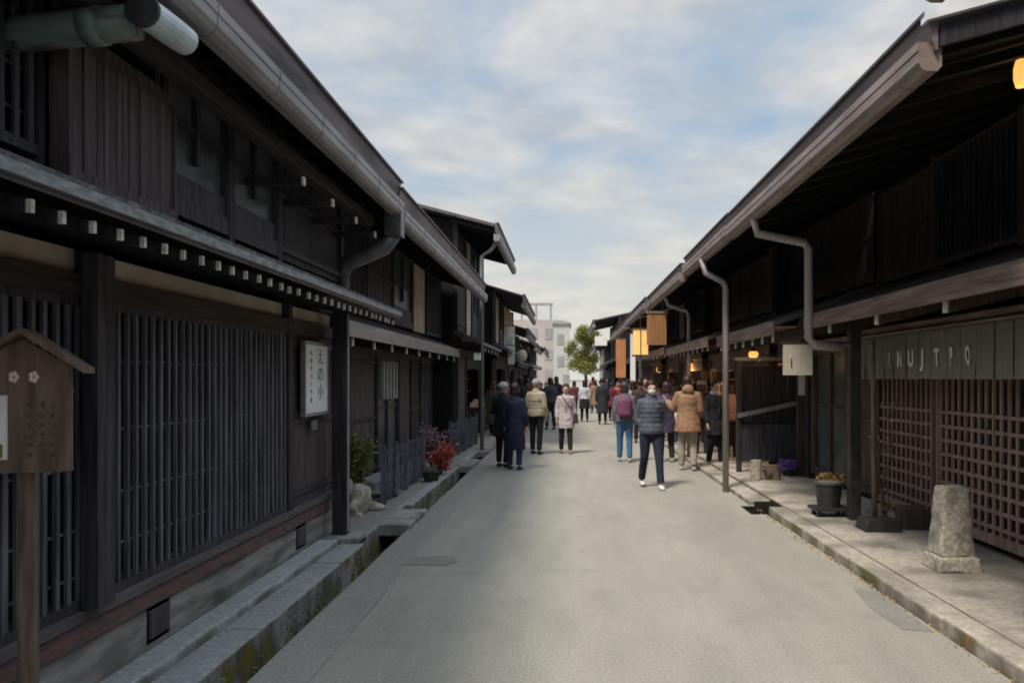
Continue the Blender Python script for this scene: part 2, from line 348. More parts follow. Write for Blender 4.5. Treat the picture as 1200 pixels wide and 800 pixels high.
# right pavement with kerb stones, one gap for the drain
kerb = MB(); y = -5.0
while y < 9.60:
    y2 = min(y + .75 + .2 * random.random(), 9.62); kerb.box(2.50 + .02 * random.random(), 2.722, y + .004, y2 - .004, -.4, .092 + .006 * random.random()); y = y2
y = 10.30
while y < 40:
    y2 = y + 1.0; kerb.box(2.44, 2.72, y + .004, y2 - .004, -.4, .06 + .008 * random.random()); y = y2
struct('kerb', kerb, 'kerbr', bevel=.018)
struct('pavement', MB().box(2.724, 9.0, -5, 60, -.45, .095), 'kerbr')
struct('drain_bed_shade', MB().box(2.29, 2.74, 9.55, 10.35, -.449, -.34).box(2.302, 2.498, 10.232, 10.248, -.339, -.006).box(2.502, 2.722, 10.28, 10.298, -.339, .05).box(2.712, 2.7235, 9.62, 10.279, -.339, .08), 'wet_shade')  # drain bottom, plus added near-black lining that paints the hole's shade

# ------------------------------------------------------------------ townhouse generator
def house(s, y0, y1, label, xw, xp, zp, xe, ze, lower, upper, group, zfl=.035, slope=.30, xu=None, wood='dark', woodh='darkh', gut='gutter', fas='fascia',
          lat='slat', pent_sp=.9, raf=True, found=None, depth=7, edge='tile', tipz=.12, pent=True, verge=None, ridge=3.2, gup=0, y0r=None, y1r=None, zsill=None, tips=True, band=None):
    xu = xu or xw; y0r = y0 if y0r is None else y0r; y1r = y1 if y1r is None else y1r
    T = thing('townhouse', (s * xw, (y0 + y1) / 2, 0), label, 'house', group)
    zr = ze + .38                                        # top of roof edge
    zu = lambda x: zr - .13 + (x - xe) * slope           # underside of roof
    xr = xw + ridge
    fl = zsill or zfl + .1
    # body: front skin stepped back where a shop is open
    segs = sorted([(a, c, k) for (k, a, c) in lower])
    wmb = MB()
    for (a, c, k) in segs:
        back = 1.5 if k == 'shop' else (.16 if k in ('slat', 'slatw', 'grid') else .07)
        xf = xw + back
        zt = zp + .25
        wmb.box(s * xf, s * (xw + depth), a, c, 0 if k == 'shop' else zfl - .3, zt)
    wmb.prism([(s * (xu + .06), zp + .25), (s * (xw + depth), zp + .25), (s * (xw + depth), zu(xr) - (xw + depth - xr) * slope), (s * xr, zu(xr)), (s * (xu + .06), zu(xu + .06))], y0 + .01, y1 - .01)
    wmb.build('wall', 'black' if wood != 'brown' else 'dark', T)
    # roof, fascia, gutter
    th = .07
    MB().prism([(s * (xe + .06), zr - .071 + .04 * slope), (s * (xu + .06), zr - .071 + (xu + .04 - xe) * slope), (s * (xu + .06), zr - .10 + (xu + .04 - xe) * slope), (s * (xe + .06), zr - .10 + .04 * slope)], y0r + .03, y1r - .03).build('soffit', 'black', T)  # eave shadow painted as a black sheet under the roof
    rm = MB().prism([(s * (xe + .02), zr), (s * xr, zr + (xr - xe) * slope), (s * (xw + depth + .5), zr + (xr - xe) * slope - (xw + depth + .5 - xr) * slope),
                     (s * (xw + depth + .5), zr + (xr - xe) * slope - (xw + depth + .5 - xr) * slope - th), (s * xr, zr + (xr - xe) * slope - th), (s * (xe + .02), zr - th)], y0r, y1r)
    roof = rm.build('roof', 'roof', T)
    MB().prism([(s * (xe - .01), zr + .012), (s * (xe + .05), zr + .03), (s * (xe + .05), zr - .18), (s * (xe + .035), zr - .18)], y0r - .01, y1r + .01).build('fascia', fas, roof)
    MB().box(s * (xe - .035), s * (xe + .04), y0r - .012, y1r + .012, zr + .013, zr + .032).build('drip_edge', 'roof', roof)
    gz0 = ze + gup
    gt = gz0 + .165
    def gprof(o): return [(xe - .055 - o, gt), (xe - .055 - o, gz0 + .115), (xe - .048 - o, gz0 + .105), (xe - .052 - o, gz0 + .095), (xe - .050 - o, gz0 + .05), (xe - .03 - o * .7, gz0 + .015 - o), (xe - .0, gz0 - o), (xe + .06, gz0 - o), (xe + .085 + o, gz0 + .03), (xe + .085 + o, gt)]
    inn = [(xe + .075, gt), (xe + .075, gz0 + .03), (xe + .055, gz0 + .012), (xe, gz0 + .012), (xe - .025, gz0 + .022), (xe - .042, gz0 + .055), (xe - .045, gt)]
    g = MB().prism([(s * a, b_) for a, b_ in gprof(0) + inn], y0r + .02, y1r - .02)
    g.prism([(s * a, b_) for a, b_ in gprof(.001)[:-1] + [(xe + .085, gt)]], y0r + .018, y0r + .03).prism([(s * a, b_) for a, b_ in gprof(.001)[:-1] + [(xe + .085, gt)]], y1r - .03, y1r - .018)
    yy = y0r + .3
    while yy < y1r:
        g.prism([(s * a, b_) for a, b_ in gprof(.004) + inn], yy, yy + .03); g.box(s * (xe - .05), s * (xe + .08), yy, yy + .02, gt + .001, gt + .008)
        yy += .85
    g.build('gutter', gut, roof)
    if verge:
        for (yv) in verge:
            MB().prism([(s * (xe - .03), zr + .055), (s * xr, zr + .055 + (xr - xe) * slope), (s * xr, zr - .03 + (xr - xe) * slope), (s * (xe - .03), zr - .03)], yv - .05, yv + .03).build('verge_flashing', 'verge', roof)
            MB().prism([(s * (xe + .06), zr - .04), (s * xr, zr - .04 + (xr - xe) * slope), (s * xr, zr - .16 + (xr - xe) * slope), (s * (xe + .06), zr - .16)], yv - .01, yv + .025).build('barge_board', 'dark', roof)
    if raf:
        r0 = MB().prism([(s * (xe + .05), zu(xe + .05) - .0), (s * (xu + .07), zu(xu + .07)), (s * (xu + .07), zu(xu + .07) - .07), (s * (xe + .05), zu(xe + .05) - .07)], y0r + .1, y0r + .16).build('rafter', 'black', T)  # black like the soffit, eave shadow in the colour
        k = 1
        while y0r + .1 + k * .5 < y1r - .1: copy_part(r0, T, (0, k * .5, 0)); k += 1
    # pent roof
    if pent:
        zw = zp + .12 + (xu - xp) * .3
        pt = MB().prism([(s * xp, zp), (s * (xp - .005), zp + .055), (s * (xu + .06), zw + .03), (s * (xu + .06), zw - .04)], y0, y1).build('pent_roof', 'roof', T)
        MB().box(s * (xp - .02), s * (xp + .004), y0 - .01, y1 + .01, zp - .11 if edge != 'tile' else zp + .022, zp + .066).build('eave_edge', edge, pt)
        if edge == 'tile':
            eb = MB(); yy = y0
            while yy < y1: eb.bar((s * (xp - .024), yy, zp + .072), (s * (xu), yy, zw + .035), .035, .02); yy += .30
            eb.build('roof_batten', 'tile', pt)
        t0 = y0 + pent_sp * .4
        hh = .042 if pent_sp < .3 else .085; hw = .010 if pent_sp < .3 else .03
        r0 = MB().bar((s * (xp + .05), t0, zp - tipz * .5), (s * (xw + .1), t0, zp - tipz * .5 + (xw - xp) * .25), hw * 1.9, hh * 1.2).build('pent_rafter', wood, T)
        if tips: MB().box(s * (xp + .03), s * (xp + .049), t0 - hw, t0 + hw, zp - tipz * .5 - hh * .55, zp - tipz * .5 + hh * .55).build('painted_end', 'tip', r0)
        k = 1
        while t0 + k * pent_sp < y1 - .05 and k < 70: copy_part(r0, T, (0, k * pent_sp, 0)); k += 1
        if not band: MB().box(s * (xw - .10), s * (xw + .06), y0, y1, zp - .22, zp - .08).build('lintel', woodh, T)
        if band: MB().box(s * (xw + .0), s * (xw + .069), y0, y1, band[0], band[1]).build('plaster_band', 'plaster', T)
    ztop = (band[0] - .12 if band else zp - .22)
    if band: MB().box(s * (xw - .06), s * (xw + .068), y0, y1, ztop, band[0]).build('lintel', woodh, T)
    if found:
        MB().box(s * (xw - .03), s * (xw + .2), y0, y1, -.3, found[0]).build('foundation', 'found', T)
        MB().box(s * (xw - .055), s * (xw + .19), y0, y1, found[0] + .001, found[0] + .115).build('sill', 'sill', T, bevel=.006)
        MB().box(s * (xw - .075), s * (xw + .19), y0, y1, found[0] + .117, found[1]).build('ground_beam', 'sillb', T, bevel=.006)
        fl = found[1] + .001
    def module(kind, a, c, x, z0, z1):
        if kind in ('slat', 'slatd', 'slatw'):
            p = MB(); sp = .09 if kind != 'slatw' else .088; wd = .029 if kind != 'slatw' else .030; yy = a + .05; rj = random.Random(int(a * 100))
            while yy < c - .04:
                j1, j2, j3 = rj.uniform(-.004, .004), rj.uniform(-.004, .004), rj.uniform(-.003, .003)
                p.box(s * (x - .045 + j3), s * (x - .026), yy + j1, yy + wd + j2, z0 + .05, z1 - .04); yy += sp
            for f in ((.16, .34, .56, .80) if kind != 'slatw' else (.1, .25, .45, .7)): p.box(s * (x - .0255), s * (x - .016), a + .02, c - .02, z0 + (z1 - z0) * f, z0 + (z1 - z0) * f + .014)
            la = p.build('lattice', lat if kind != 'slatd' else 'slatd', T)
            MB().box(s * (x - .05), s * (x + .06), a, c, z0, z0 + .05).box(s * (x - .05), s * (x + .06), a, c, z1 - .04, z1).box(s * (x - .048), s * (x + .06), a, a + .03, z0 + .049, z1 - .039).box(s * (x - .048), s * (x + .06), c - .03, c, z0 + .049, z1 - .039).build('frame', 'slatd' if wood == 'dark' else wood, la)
        elif kind == 'grid':
            p = MB(); yy = a + .05
            while yy < c - .04: p.box(s * (x - .045), s * (x - .024), yy, yy + .036, z0 + .05, z1 - .04); yy += .125
            zz = z0 + .12
            while zz < z0 + 1.15: p.box(s * (x - .050), s * (x - .010), a + .02, c - .02, zz, zz + .034); zz += .145
            p.box(s * (x - .050), s * (x - .010), a + .02, c - .02, z0 + 1.5, z0 + 1.53)
            la = p.build('lattice', 'grid', T)
            MB().box(s * (x - .06), s * (x + .06), a, c, z0 - .02, z0 + .07).box(s * (x - .06), s * (x + .06), a, c, z1 - .05, z1).box(s * (x - .062), s * (x + .06), a, a + .06, z0 + .07, z1 - .05).box(s * (x - .062), s * (x + .06), c - .06, c, z0 + .07, z1 - .05).build('frame', 'grid', la)
        elif kind in ('board', 'boardl'):
            p = MB(); yy = a; 
            while yy < c - .02:
                y2 = min(yy + .17, c); p.box(s * (x - .02 - .006 * random.random()), s * (x + .06), yy + .003, y2 - .003, z0, z1); yy = y2
            bo = p.build('board_panel', 'board' if kind == 'boardl' else wood, T)
            q = MB()
            for f in (.06, .48, .93): q.box(s * (x - .045), s * (x - .027), a, c, z0 + (z1 - z0) * f, z0 + (z1 - z0) * f + .045)
            q.build('batten', 'slatd' if wood == 'dark' else wood, bo)
        elif kind in ('door', 'window'):
            zb = z0 if kind == 'door' else z0 + (z1 - z0) * .25
            f = MB().box(s * (x - .05), s * (x + .05), a, a + .06, z0, z1).box(s * (x - .05), s * (x + .05), c - .06, c, z0, z1).box(s * (x - .05), s * (x + .05), a + .06, c - .06, z1 - .07, z1).box(s * (x - .05), s * (x + .05), a + .06, c - .06, z0, z0 + .12)
            if zb > z0 + .15: f.box(s * (x - .03), s * (x + .04), a + .06, c - .06, z0 + .12, zb)
            f.box(s * (x - .04), s * (x + .03), (a + c) / 2 - .025, (a + c) / 2 + .025, zb + .12, z1 - .07)
            f.box(s * (x - .03), s * (x + .03), a + .06, c - .06, z0 + (z1 - z0) * .55, z0 + (z1 - z0) * .55 + .03)
            d = f.build(kind, 'slatd' if wood == 'dark' else wood, T)
            MB().box(s * (x + .0), s * (x + .008), a + .05, c - .05, zb, z1 - .06).build('pane', 'glass', d)
        elif kind == 'glass':
            d = MB(); yy = a
            while yy < c - .1: d.box(s * (x - .04), s * (x + .03), yy, yy + .05, z0, z1); yy += .55
            d.box(s * (x - .03), s * (x + .03), a, c, z0, z0 + .25).box(s * (x - .035), s * (x + .032), a, c, z1 - .08, z1)
            d = d.build('window', 'slat', T); MB().box(s * x, s * (x + .008), a, c, z0 + .2, z1 - .05).build('pane', 'glass', d)
        elif kind == 'plaster':
            MB().box(s * (x - .01), s * (x + .059), a, c, z0, z1).build('plaster_panel', 'plaster', T)
        elif kind == 'box':
            p = MB(); yy = a
            while yy < c - .02:
                y2 = min(yy + .055, c); p.box(s * (x - .13 - .012 * random.random()), s * (x + .05), yy + .003, y2 - .003, z0 + .02, z1); yy = y2
            bo = p.build('shutter_box', 'board', T)
            MB().box(s * (x - .155), s * (x + .05), a - .02, c + .02, z0 - .01, z0 + .06).box(s * (x - .155), s * (x + .05), a - .02, c + .02, z1 - .03, z1 + .03).box(s * (x - .15), s * (x + .05), a - .018, a - .001, z0 + .059, z1 - .029).box(s * (x - .15), s * (x + .05), c + .001, c + .018, z0 + .059, z1 - .029).build('frame', 'board', bo)
        elif kind == 'shop':
            cm = MB().box(s * (x + .35), s * (x + 1.0), a + .2, c - .2, zfl, zfl + .78)
            co = cm.build('counter', random.choice(['brown', 'warm', 'dark']), T)
            gd = MB(); yy = a + .28
            while yy < c - .3:
                hh = .08 + .2 * random.random(); gd.box(s * (x + .4), s * (x + .6 + .2 * random.random()), yy, yy + .14, zfl + .781, zfl + .78 + hh); yy += .22
            gd.build('goods', random.choice(['orange', 'beige', 'white', 'pink']), co)
            sh = MB()
            for zz in (1.25, 1.65, 2.0): sh.box(s * (x + 1.1), s * (x + 1.45), a + .15, c - .15, zz, zz + .03)
            sh.build('shelf', 'warm', T)
            MB().box(s * (x - .05), s * (x + .06), a, c, z1 - .28, z1).build('header', woodh, T)
    ys = set()
    for (k, a, c) in lower:
        module(k, a + .03, c - .03, xw, fl, ztop); ys |= {a, c}
    for i_, yy in enumerate(sorted(ys)):
        yc = min(max(yy, y0 + .05), y1 - .05)
        MB().box(s * (xw - .065), s * (xw + .069), yc - .05, yc + .05, fl, zp - .081 if pent and not band else (band[1] if band else ztop)).build('post', wood if i_ else wood, T)
    for (k, a, c) in upper: 
        zlo = zp + .16 + (xu - xp) * .3
        module(k, a, c, xu, zlo + (.02 if k != 'box' else -.07), zu(xu) - .10 if k != 'box' else zlo + .64)
    ys = sorted({a for (_, a, c) in upper} | {c for (_, a, c) in upper})
    for yy in ys:
        MB().box(s * (xu - .055), s * (xu + .058), yy - .045, yy + .045, zp + .14 + (xu - xp) * .3, zu(xu) - .01).build('post', wood, T)
    return T, roof

# ---- left row
L = -1
L1, L1r = house(L, -4, 8.35, 'near left dark townhouse with slatted lattice, beige plaster band and white rafter ends', 2.55, 1.82, 2.345, 1.85, 3.46,
            [('board', -4, .6), ('slatw', .6, 4.02), ('slat', 4.02, 6.9), ('boardl', 6.9, 8.35)],
            [('slatd', -4, 1.2), ('slatd', 1.2, 3.6), ('box', 3.64, 4.6), ('window', 4.66, 5.6), ('window', 5.6, 6.55), ('board', 6.55, 8.35)], 'houses on the left side',
            xu=2.5, found=(.33, .51), band=(2.23, 2.365), pent_sp=.178, tipz=.1, wood='dark', y1r=8.5)
MB().box(-2.485, -2.40, 4.0 - .075, 4.0 + .075, .52, 2.34).build('pillar', 'slatd', L1)
MB().box(-2.42, -2.28, 7.90, 8.04, .09, 2.42).build('corner_post', 'dark', L1)
MB().box(-2.275, -2.262, 7.93, 7.955, .12, 2.40).build('post_strip', 'pale', L1)
MB().box(-2.47, -2.12, 7.74, 8.10, -.0, .088).build('post_base', 'slabm', L1, bevel=.012)
# foundation vents
for (yy, c) in ((4.62, 'board'), (7.15, 'sill')):
    v = MB().box(-2.505, -2.522, yy, yy + .22, .13, .29).build('vent', 'board', L1)
    MB().box(-2.52, -2.534, yy - .02, yy + .24, .10, .125).box(-2.52, -2.534, yy - .02, yy + .24, .295, .32).box(-2.52, -2.534, yy - .02, yy, .126, .294).box(-2.52, -2.534, yy + .22, yy + .24, .126, .294).build('frame', c, v)
# purlin under the eave with bracket arms
MB().box(-2.22, -2.12, -4, 8.4, 3.36, 3.46).build('purlin', 'darkh', L1)
ar = MB().box(-2.5, -2.06, 5.95, 6.0, 3.20, 3.26).build('bracket_arm', 'dark', L1)
MB().box(-2.06, -2.045, 5.948, 6.002, 3.198, 3.262).build('painted_end', 'tip', ar)
for k in range(1, 4): copy_part(ar, L1, (0, k * .74, 0))
# copper outlet and cross pipe
cp = MB().tube([(-1.86, 3.37, 3.31), (-1.85, 3.60, 3.32), (-1.84, 3.70, 3.32)], [.07, .07, .066], 18, cap=True)
po = cp.build('rain_outlet', 'paleb', L1, smooth=False)
MB().tube([(-1.86, 3.35, 3.31), (-1.86, 3.372, 3.31)], [.076, .076], 18).build('outlet_mouth_shade', 'iron', po)  # collar closed by a black disc that stands for the open mouth's shade
MB().tube([(-1.95, 3.47, 3.305), (-2.12, 3.47, 3.29), (-2.62, 3.47, 3.235), (-2.9, 3.47, 3.2)], [.078] * 4, 16).tube([(-2.10, 3.47, 3.291), (-2.18, 3.47, 3.283)], .086, 16).build('cross_pipe', 'verd', L1, smooth=True)
# big duct at the joint with the next house
d_ = MB().box(-1.98, -1.80, 8.30, 8.48, 3.24, 3.50); d_.build('rain_box', 'duct', L1)
MB().tube([(-1.89, 8.39, 3.26), (-2.0, 8.39, 3.12), (-2.38, 8.39, 2.96), (-2.46, 8.39, 2.86), (-2.46, 8.39, 2.60)], [.075, .085, .085, .08, .075], 12).build('downpipe', 'duct', L1, smooth=True)

L2, _ = house(L, 8.5, 17.3, 'left black townhouse with recessed entrance behind railings, between near lattice house and taller house', 3.1, 2.45, 2.28, 1.85, 3.40,
            [('boardl', 8.5, 12.3), ('door', 12.3, 13.9), ('boardl', 13.9, 15.0), ('board', 15.0, 16.0), ('glass', 16.0, 17.3)],
            [('slatd', 8.5, 11), ('board', 11, 12.6), ('window', 12.6, 14.2), ('plaster', 14.2, 15.6), ('slatd', 15.6, 17.3)], 'houses on the left side', xu=2.9, pent_sp=1.0, tipz=.32, edge='gutter')
MB().box(-3.05, -3.0, 12.55, 12.62, 1.35, 1.98).box(-3.05, -3.0, 12.78, 12.85, 1.35, 1.98).box(-3.05, -3.0, 13.02, 13.09, 1.35, 1.98).box(-3.05, -3.0, 13.26, 13.33, 1.35, 1.98).box(-3.05, -3.0, 13.5, 13.57, 1.35, 1.98).build('door_light', 'pale', L2)
L3, _ = house(L, 17.5, 22.6, 'tall left townhouse whose high gable roof rises above its neighbours', 2.55, 1.95, 2.45, 1.56, 4.75,
            [('boardl', 17.5, 19), ('shop', 19, 22.6)], [('board', 17.5, 19), ('plaster', 19, 20.2), ('window', 20.2, 21.6), ('board', 21.6, 22.6)], 'houses on the left side', slope=.26, pent_sp=.8, y0r=17.1, ridge=4.0, verge=None)
MB().tube([(-1.62, 17.5, 4.8), (-1.75, 17.55, 4.62), (-1.96, 17.6, 4.5), (-1.96, 17.6, .05)], .045, 10).build('downpipe', 'pipeg', L3, smooth=True)
L4, _ = house(L, 23.0, 30.5, 'grey walled left house beyond the tall gabled one', 2.2, 1.75, 2.5, 1.3, 3.8, [('shop', 23, 26.5), ('board', 26.5, 28), ('shop', 28, 30.5)],
            [('plaster', 23, 24.5), ('window', 24.5, 26), ('plaster', 26, 30.5)], 'houses on the left side', pent_sp=.9, raf=False, fas='greyf' if False else 'fascia')
L5, _ = house(L, 30.8, 39, 'low dark left house further along behind the crowd', 2.5, 1.95, 2.3, 1.6, 3.3, [('shop', 30.8, 35), ('slat', 35, 39)], [('slatd', 30.8, 35), ('board', 35, 39)], 'houses on the left side', raf=False)
L6, _ = house(L, 39.3, 47, 'second to last left house, grey, half hidden by visitors', 2.5, 1.9, 2.4, 1.6, 3.1, [('board', 39.3, 43), ('shop', 43, 47)], [('plaster', 39.3, 43), ('window', 43, 47)], 'houses on the left side', raf=False)
L7, _ = house(L, 47.3, 58, 'farthest low left house at the end of the street', 2.4, 1.9, 2.4, 1.4, 3.2, [('board', 47.3, 52), ('slat', 52, 58)], [('board', 47.3, 58)], 'houses on the left side', raf=False)

# ---- right row
RK = dict(wood='brown', woodh='brownh', gut='gutterb', fas='fasciab', edge='brownh', gup=.09)
R0, _ = house(1, -4, 3.95, 'nearest right house, only its roof corner seen at the top edge', 3.95, 3.0, 2.42, 1.86, 3.53, [('board', -4, 3.95)], [('board', -4, 3.95)], 'houses on the right side', zfl=.095, **RK)
R1, _ = house(1, 4.3, 9.7, 'brown right townhouse with square grid lattice, bright roof verge and cloth curtain', 3.95, 3.0, 2.42, 2.05, 3.36,
            [('grid', 4.3, 6.2), ('grid', 6.2, 8.15), ('grid', 8.15, 9.7)], [('slatd', 4.3, 6.6), ('slatd', 6.6, 8.2), ('board', 8.2, 9.7)], 'houses on the right side', zfl=.095, verge=[4.36], y0r=4.36, pent_sp=1.35, tipz=.30, slope=.27, **RK)
R2, _ = house(1, 9.72, 13.4, 'right townhouse with glass door recess and black wing wall', 3.95, 2.62, 2.36, 2.05, 3.38,
            [('board', 9.72, 10.7), ('door', 10.7, 12.2), ('board', 12.2, 13.4)], [('board', 9.72, 11.4), ('window', 11.4, 12.4), ('window', 12.4, 13.4)], 'houses on the right side', zfl=.095, pent_sp=.55, tipz=.30, slope=.31, **RK)
R3, _ = house(1, 13.42, 19.0, 'right shop house with open front just behind the camel coat visitor', 3.6, 2.45, 2.36, 2.0, 3.30,
            [('shop', 13.42, 16.2), ('shop', 16.2, 19.0)], [('board', 13.42, 15), ('window', 15, 17), ('board', 17, 19)], 'houses on the right side', zfl=.095, pent_sp=.55, tipz=.26, **RK)
R4, _ = house(1, 19.02, 25.5, 'right shop house hung with glowing orange paper signs', 3.4, 2.4, 2.4, 1.95, 3.30,
            [('shop', 19.02, 22), ('slat', 22, 23), ('shop', 23, 25.5)], [('slatd', 19.02, 22), ('plaster', 22, 23.4), ('window', 23.4, 25.5)], 'houses on the right side', zfl=.06, pent_sp=.6, tipz=.26, raf=False, **RK)
R5, _ = house(1, 25.6, 34, 'right house with orange cloth front, beyond the glowing signs', 3.2, 2.4, 2.4, 1.95, 3.25,
            [('shop', 25.6, 29), ('board', 29, 34)], [('board', 25.6, 34)], 'houses on the right side', zfl=.06, raf=False, **RK)
R6, _ = house(1, 38, 46, 'pale roofed right house projecting past the others near the autumn tree', 2.6, 1.9, 2.4, 1.3, 4.2, [('shop', 38, 42), ('board', 42, 46)], [('plaster', 38, 42), ('board', 42, 46)], 'houses on the right side', zfl=.06, raf=False, slope=.22)
R7, _ = house(1, 46.5, 58, 'last right house at the far end under the autumn tree', 2.8, 2.2, 2.3, 1.7, 3.3, [('board', 46.5, 58)], [('board', 46.5, 58)], 'houses on the right side', zfl=.06, raf=False)
# right downpipes
MB().tube([(2.06, 8.5, 3.50), (2.10, 8.5, 3.30), (2.62, 8.5, 3.20), (2.67, 8.5, 3.12), (2.67, 8.5, 2.14), (2.75, 8.5, 2.06), (3.05, 8.5, 2.04)], .048, 12).build('downpipe', 'pipe', R1, smooth=True)
MB().tube([(2.03, 11.6, 3.50), (2.08, 11.55, 3.28), (2.33, 11.5, 3.14), (2.37, 11.5, 3.05), (2.37, 11.5, .0)], .048, 12).build('downpipe', 'pipe', R2, smooth=True)
MB().tube([(2.02, 16, 3.45), (2.1, 16, 3.22), (2.48, 16, 3.1), (2.53, 16, 3.0), (2.53, 16, .06)], .042, 12).build('downpipe', 'pipe', R3, smooth=True)
MB().tube([(1.97, 24.8, 3.43), (2.1, 24.8, 3.2), (2.3, 24.8, 3.1), (2.35, 24.8, 3.0), (2.35, 24.8, .06)], .045, 8).build('downpipe', 'pipe', R4, smooth=True)
# rail beam along the right wall, head beam over the curtain
MB().box(3.66, 3.72, 4.3, 9.7, 2.235, 2.29).build('curtain_rail', 'brownh', R1)
MB().box(3.2, 3.32, 8.68, 8.80, .096, 2.40).build('porch_post', 'iron', R1)
MB().box(3.86, 4.02, 12.32, 12.48, .096, 2.3).build('pillar', 'iron', R2)

# ------------------------------------------------------------------ far buildings and tree
T = thing('apartment_block', (-4.5, 104, 0), 'pinkish grey block with an open frame on its roof at the end of the street', 'building')
MB().box(-12, -1.2, 100, 112, -.4, 9.3).build('wall', 'pinkwall', T)
fr = MB()
for xx in (-6.1, -4.2, -2.3): fr.box(xx, xx + .25, 100.2, 100.5, 9.31, 11.2)
fr.box(-12, -1.9, 100.15, 100.55, 11.2, 11.5); fr.build('roof_frame', 'greywall', T)
for i in range(5):
    for j in range(3):
        wd = MB().box(-10.5 + i * 1.9, -9.6 + i * 1.9, 99.93, 99.99, 1.4 + j * 2.7, 2.8 + j * 2.7).build('window', 'greywall', T)
T = thing('white_building', (-.6, 86, 0), 'tall pale white building closing the end of the street', 'building')
MB().box(-1.5, .25, 84, 92, -.4, 7.6).build('wall', 'whitewall', T)
MB().prism([(-1.65, 7.6), (.4, 7.6), (.4, 7.75), (-.7, 8.05), (-1.65, 7.75)], 83.8, 92.2).build('roof', 'greywall', T)
for j in range(2): MB().box(-1.1, -.4, 83.93, 83.99, 3 + j * 2.4, 4.1 + j * 2.4).build('window', 'greywall', T)
MB().box(-.5, .25, 83.9, 83.99, 0, 2.1).build('door', 'greywall', T)
T = thing('hill_house', (6, 78, 0), 'small grey house behind the autumn tree', 'house')
MB().box(3.5, 12, 76, 84, -.4, 5.0).build('wall', 'greywall', T)
MB().prism([(3.0, 5.0), (12.5, 5.0), (7.7, 7.0)], 75.5, 84.5).build('roof', 'roof', T)

def leaf_mesh(fn_pts, size, seed=0, aspect=.55):
    rnd = random.Random(seed); mb = MB()
    for (p, sc) in fn_pts:
        d = Vector((rnd.gauss(0, 1), rnd.gauss(0, 1), rnd.gauss(0, 1))).normalized(); u = d.orthogonal().normalized()
        u = Matrix.Rotation(rnd.random() * 6.28, 3, d) @ u; v = d.cross(u); a = size * sc * (0.6 + .8 * rnd.random()); c = a * aspect; p = Vector(p)
        mb.add([p - u * a, p + v * c + d * a * .15, p + u * a, p - v * c + d * a * .15], [(0, 1, 2, 3)])
    return mb
T = thing('autumn_tree', (1.75, 74, 0), 'yellow green autumn tree rising over the end of the street', 'tree')
MB().tube([(1.75, 74, -.1), (1.8, 74, 1.4), (1.7, 74.1, 2.8), (1.75, 74, 4.2)], [.22, .16, .12, .05], 10).tube([(1.78, 74, 2), (1.1, 73.8, 3.4), (.8, 73.6, 4.2)], [.09, .05, .02], 8).tube([(1.74, 74, 2.4), (2.5, 74.2, 3.6), (2.8, 74.1, 4.6)], [.09, .05, .02], 8).build('trunk', 'bark', T, smooth=True)
rnd = random.Random(4); pts = []
cl = [(rnd.gauss(1.75, .62), rnd.gauss(74, .8), rnd.uniform(2.6, 6.3)) for _ in range(46)]
for c in cl:
    k = 1 - max(0, (c[2] - 5.2)) * .35
    for _ in range(380): pts.append(((1.9 + (c[0] - 1.9) * k + rnd.gauss(0, .26), c[1] + rnd.gauss(0, .26), c[2] + rnd.gauss(0, .26)), 1))
leaf_mesh(pts, .095, 3).build('crown', 'autumn', T)

# ------------------------------------------------------------------ near left: notice board on a post
def local_thing(name, loc, label, cat, rz): return thing(name, loc, label, cat, rz=rz)
class LB(MB):                       # local-coordinates build under a rotated empty
    def build(s, name, m, parent=None, smooth=False, bevel=0):
        me = bpy.data.meshes.new(name); me.from_pydata([tuple(p) for p in s.v], [], s.f); me.update()
        bm = bmesh.new(); bm.from_mesh(me); bmesh.ops.recalc_face_normals(bm, faces=bm.faces); bm.to_mesh(me); bm.free()
        for p in me.polygons: p.use_smooth = smooth
        me.materials.append(M[m] if isinstance(m, str) else m); o = bpy.data.objects.new(name, me); C.objects.link(o); o.parent = parent
        if bevel: b_ = o.modifiers.new('bevel', 'BEVEL'); b_.width = bevel; b_.segments = 2; b_.limit_method = 'ANGLE'
        return o
T = thing('notice_board', (-2.28, 3.25, .03), 'small roofed brown wooden notice board with pale paper on a post at far left', 'notice board', rz=R(22))
LB().box(-.032, .032, -.035, .035, 0, 1.6).build('post', 'sign', T, bevel=.006)
bd = LB().add([(x, y, z) for y in (-.075, -.045) for x, z in ((-.20, 1.28), (.17, 1.28), (.17, 1.72), (.0, 1.83), (-.20, 1.72))],
         [(0, 1, 2, 3, 4), (9, 8, 7, 6, 5), (0, 5, 6, 1), (1, 6, 7, 2), (2, 7, 8, 3), (3, 8, 9, 4), (4, 9, 5, 0)]).build('board', 'sign', T)
rf = LB(); 
for sg, L_ in ((1, .225), (-1, .25)):
    rf.bar((0, -.03, 1.862), (sg * L_, -.03, 1.862 - L_ * .72), .20, .022, up=(0, 1, 0)) if False else rf.add(
        [(0, -.14, 1.853), (sg * L_, -.14, 1.853 - L_ * .72), (sg * L_, .10, 1.853 - L_ * .72), (0, .10, 1.853), (0, -.14, 1.878), (sg * L_, -.14, 1.878 - L_ * .72), (sg * L_, .10, 1.878 - L_ * .72), (0, .10, 1.878)],
        [(0, 3, 2, 1), (4, 5, 6, 7), (0, 1, 5, 4), (1, 2, 6, 5), (2, 3, 7, 6), (3, 0, 4, 7)])
rf.build('roof', 'sign', T)
pp = LB().box(-.185, -.055, -.082, -.076, 1.335, 1.60).build('paper', 'pink', T)
LB().box(-.178, -.062, -.0845, -.0825, 1.342, 1.593).build('print', 'paper', pp)
LB().box(-.09, -.07, -.0865, -.085, 1.345, 1.40).build('print', 'bamboo', pp)
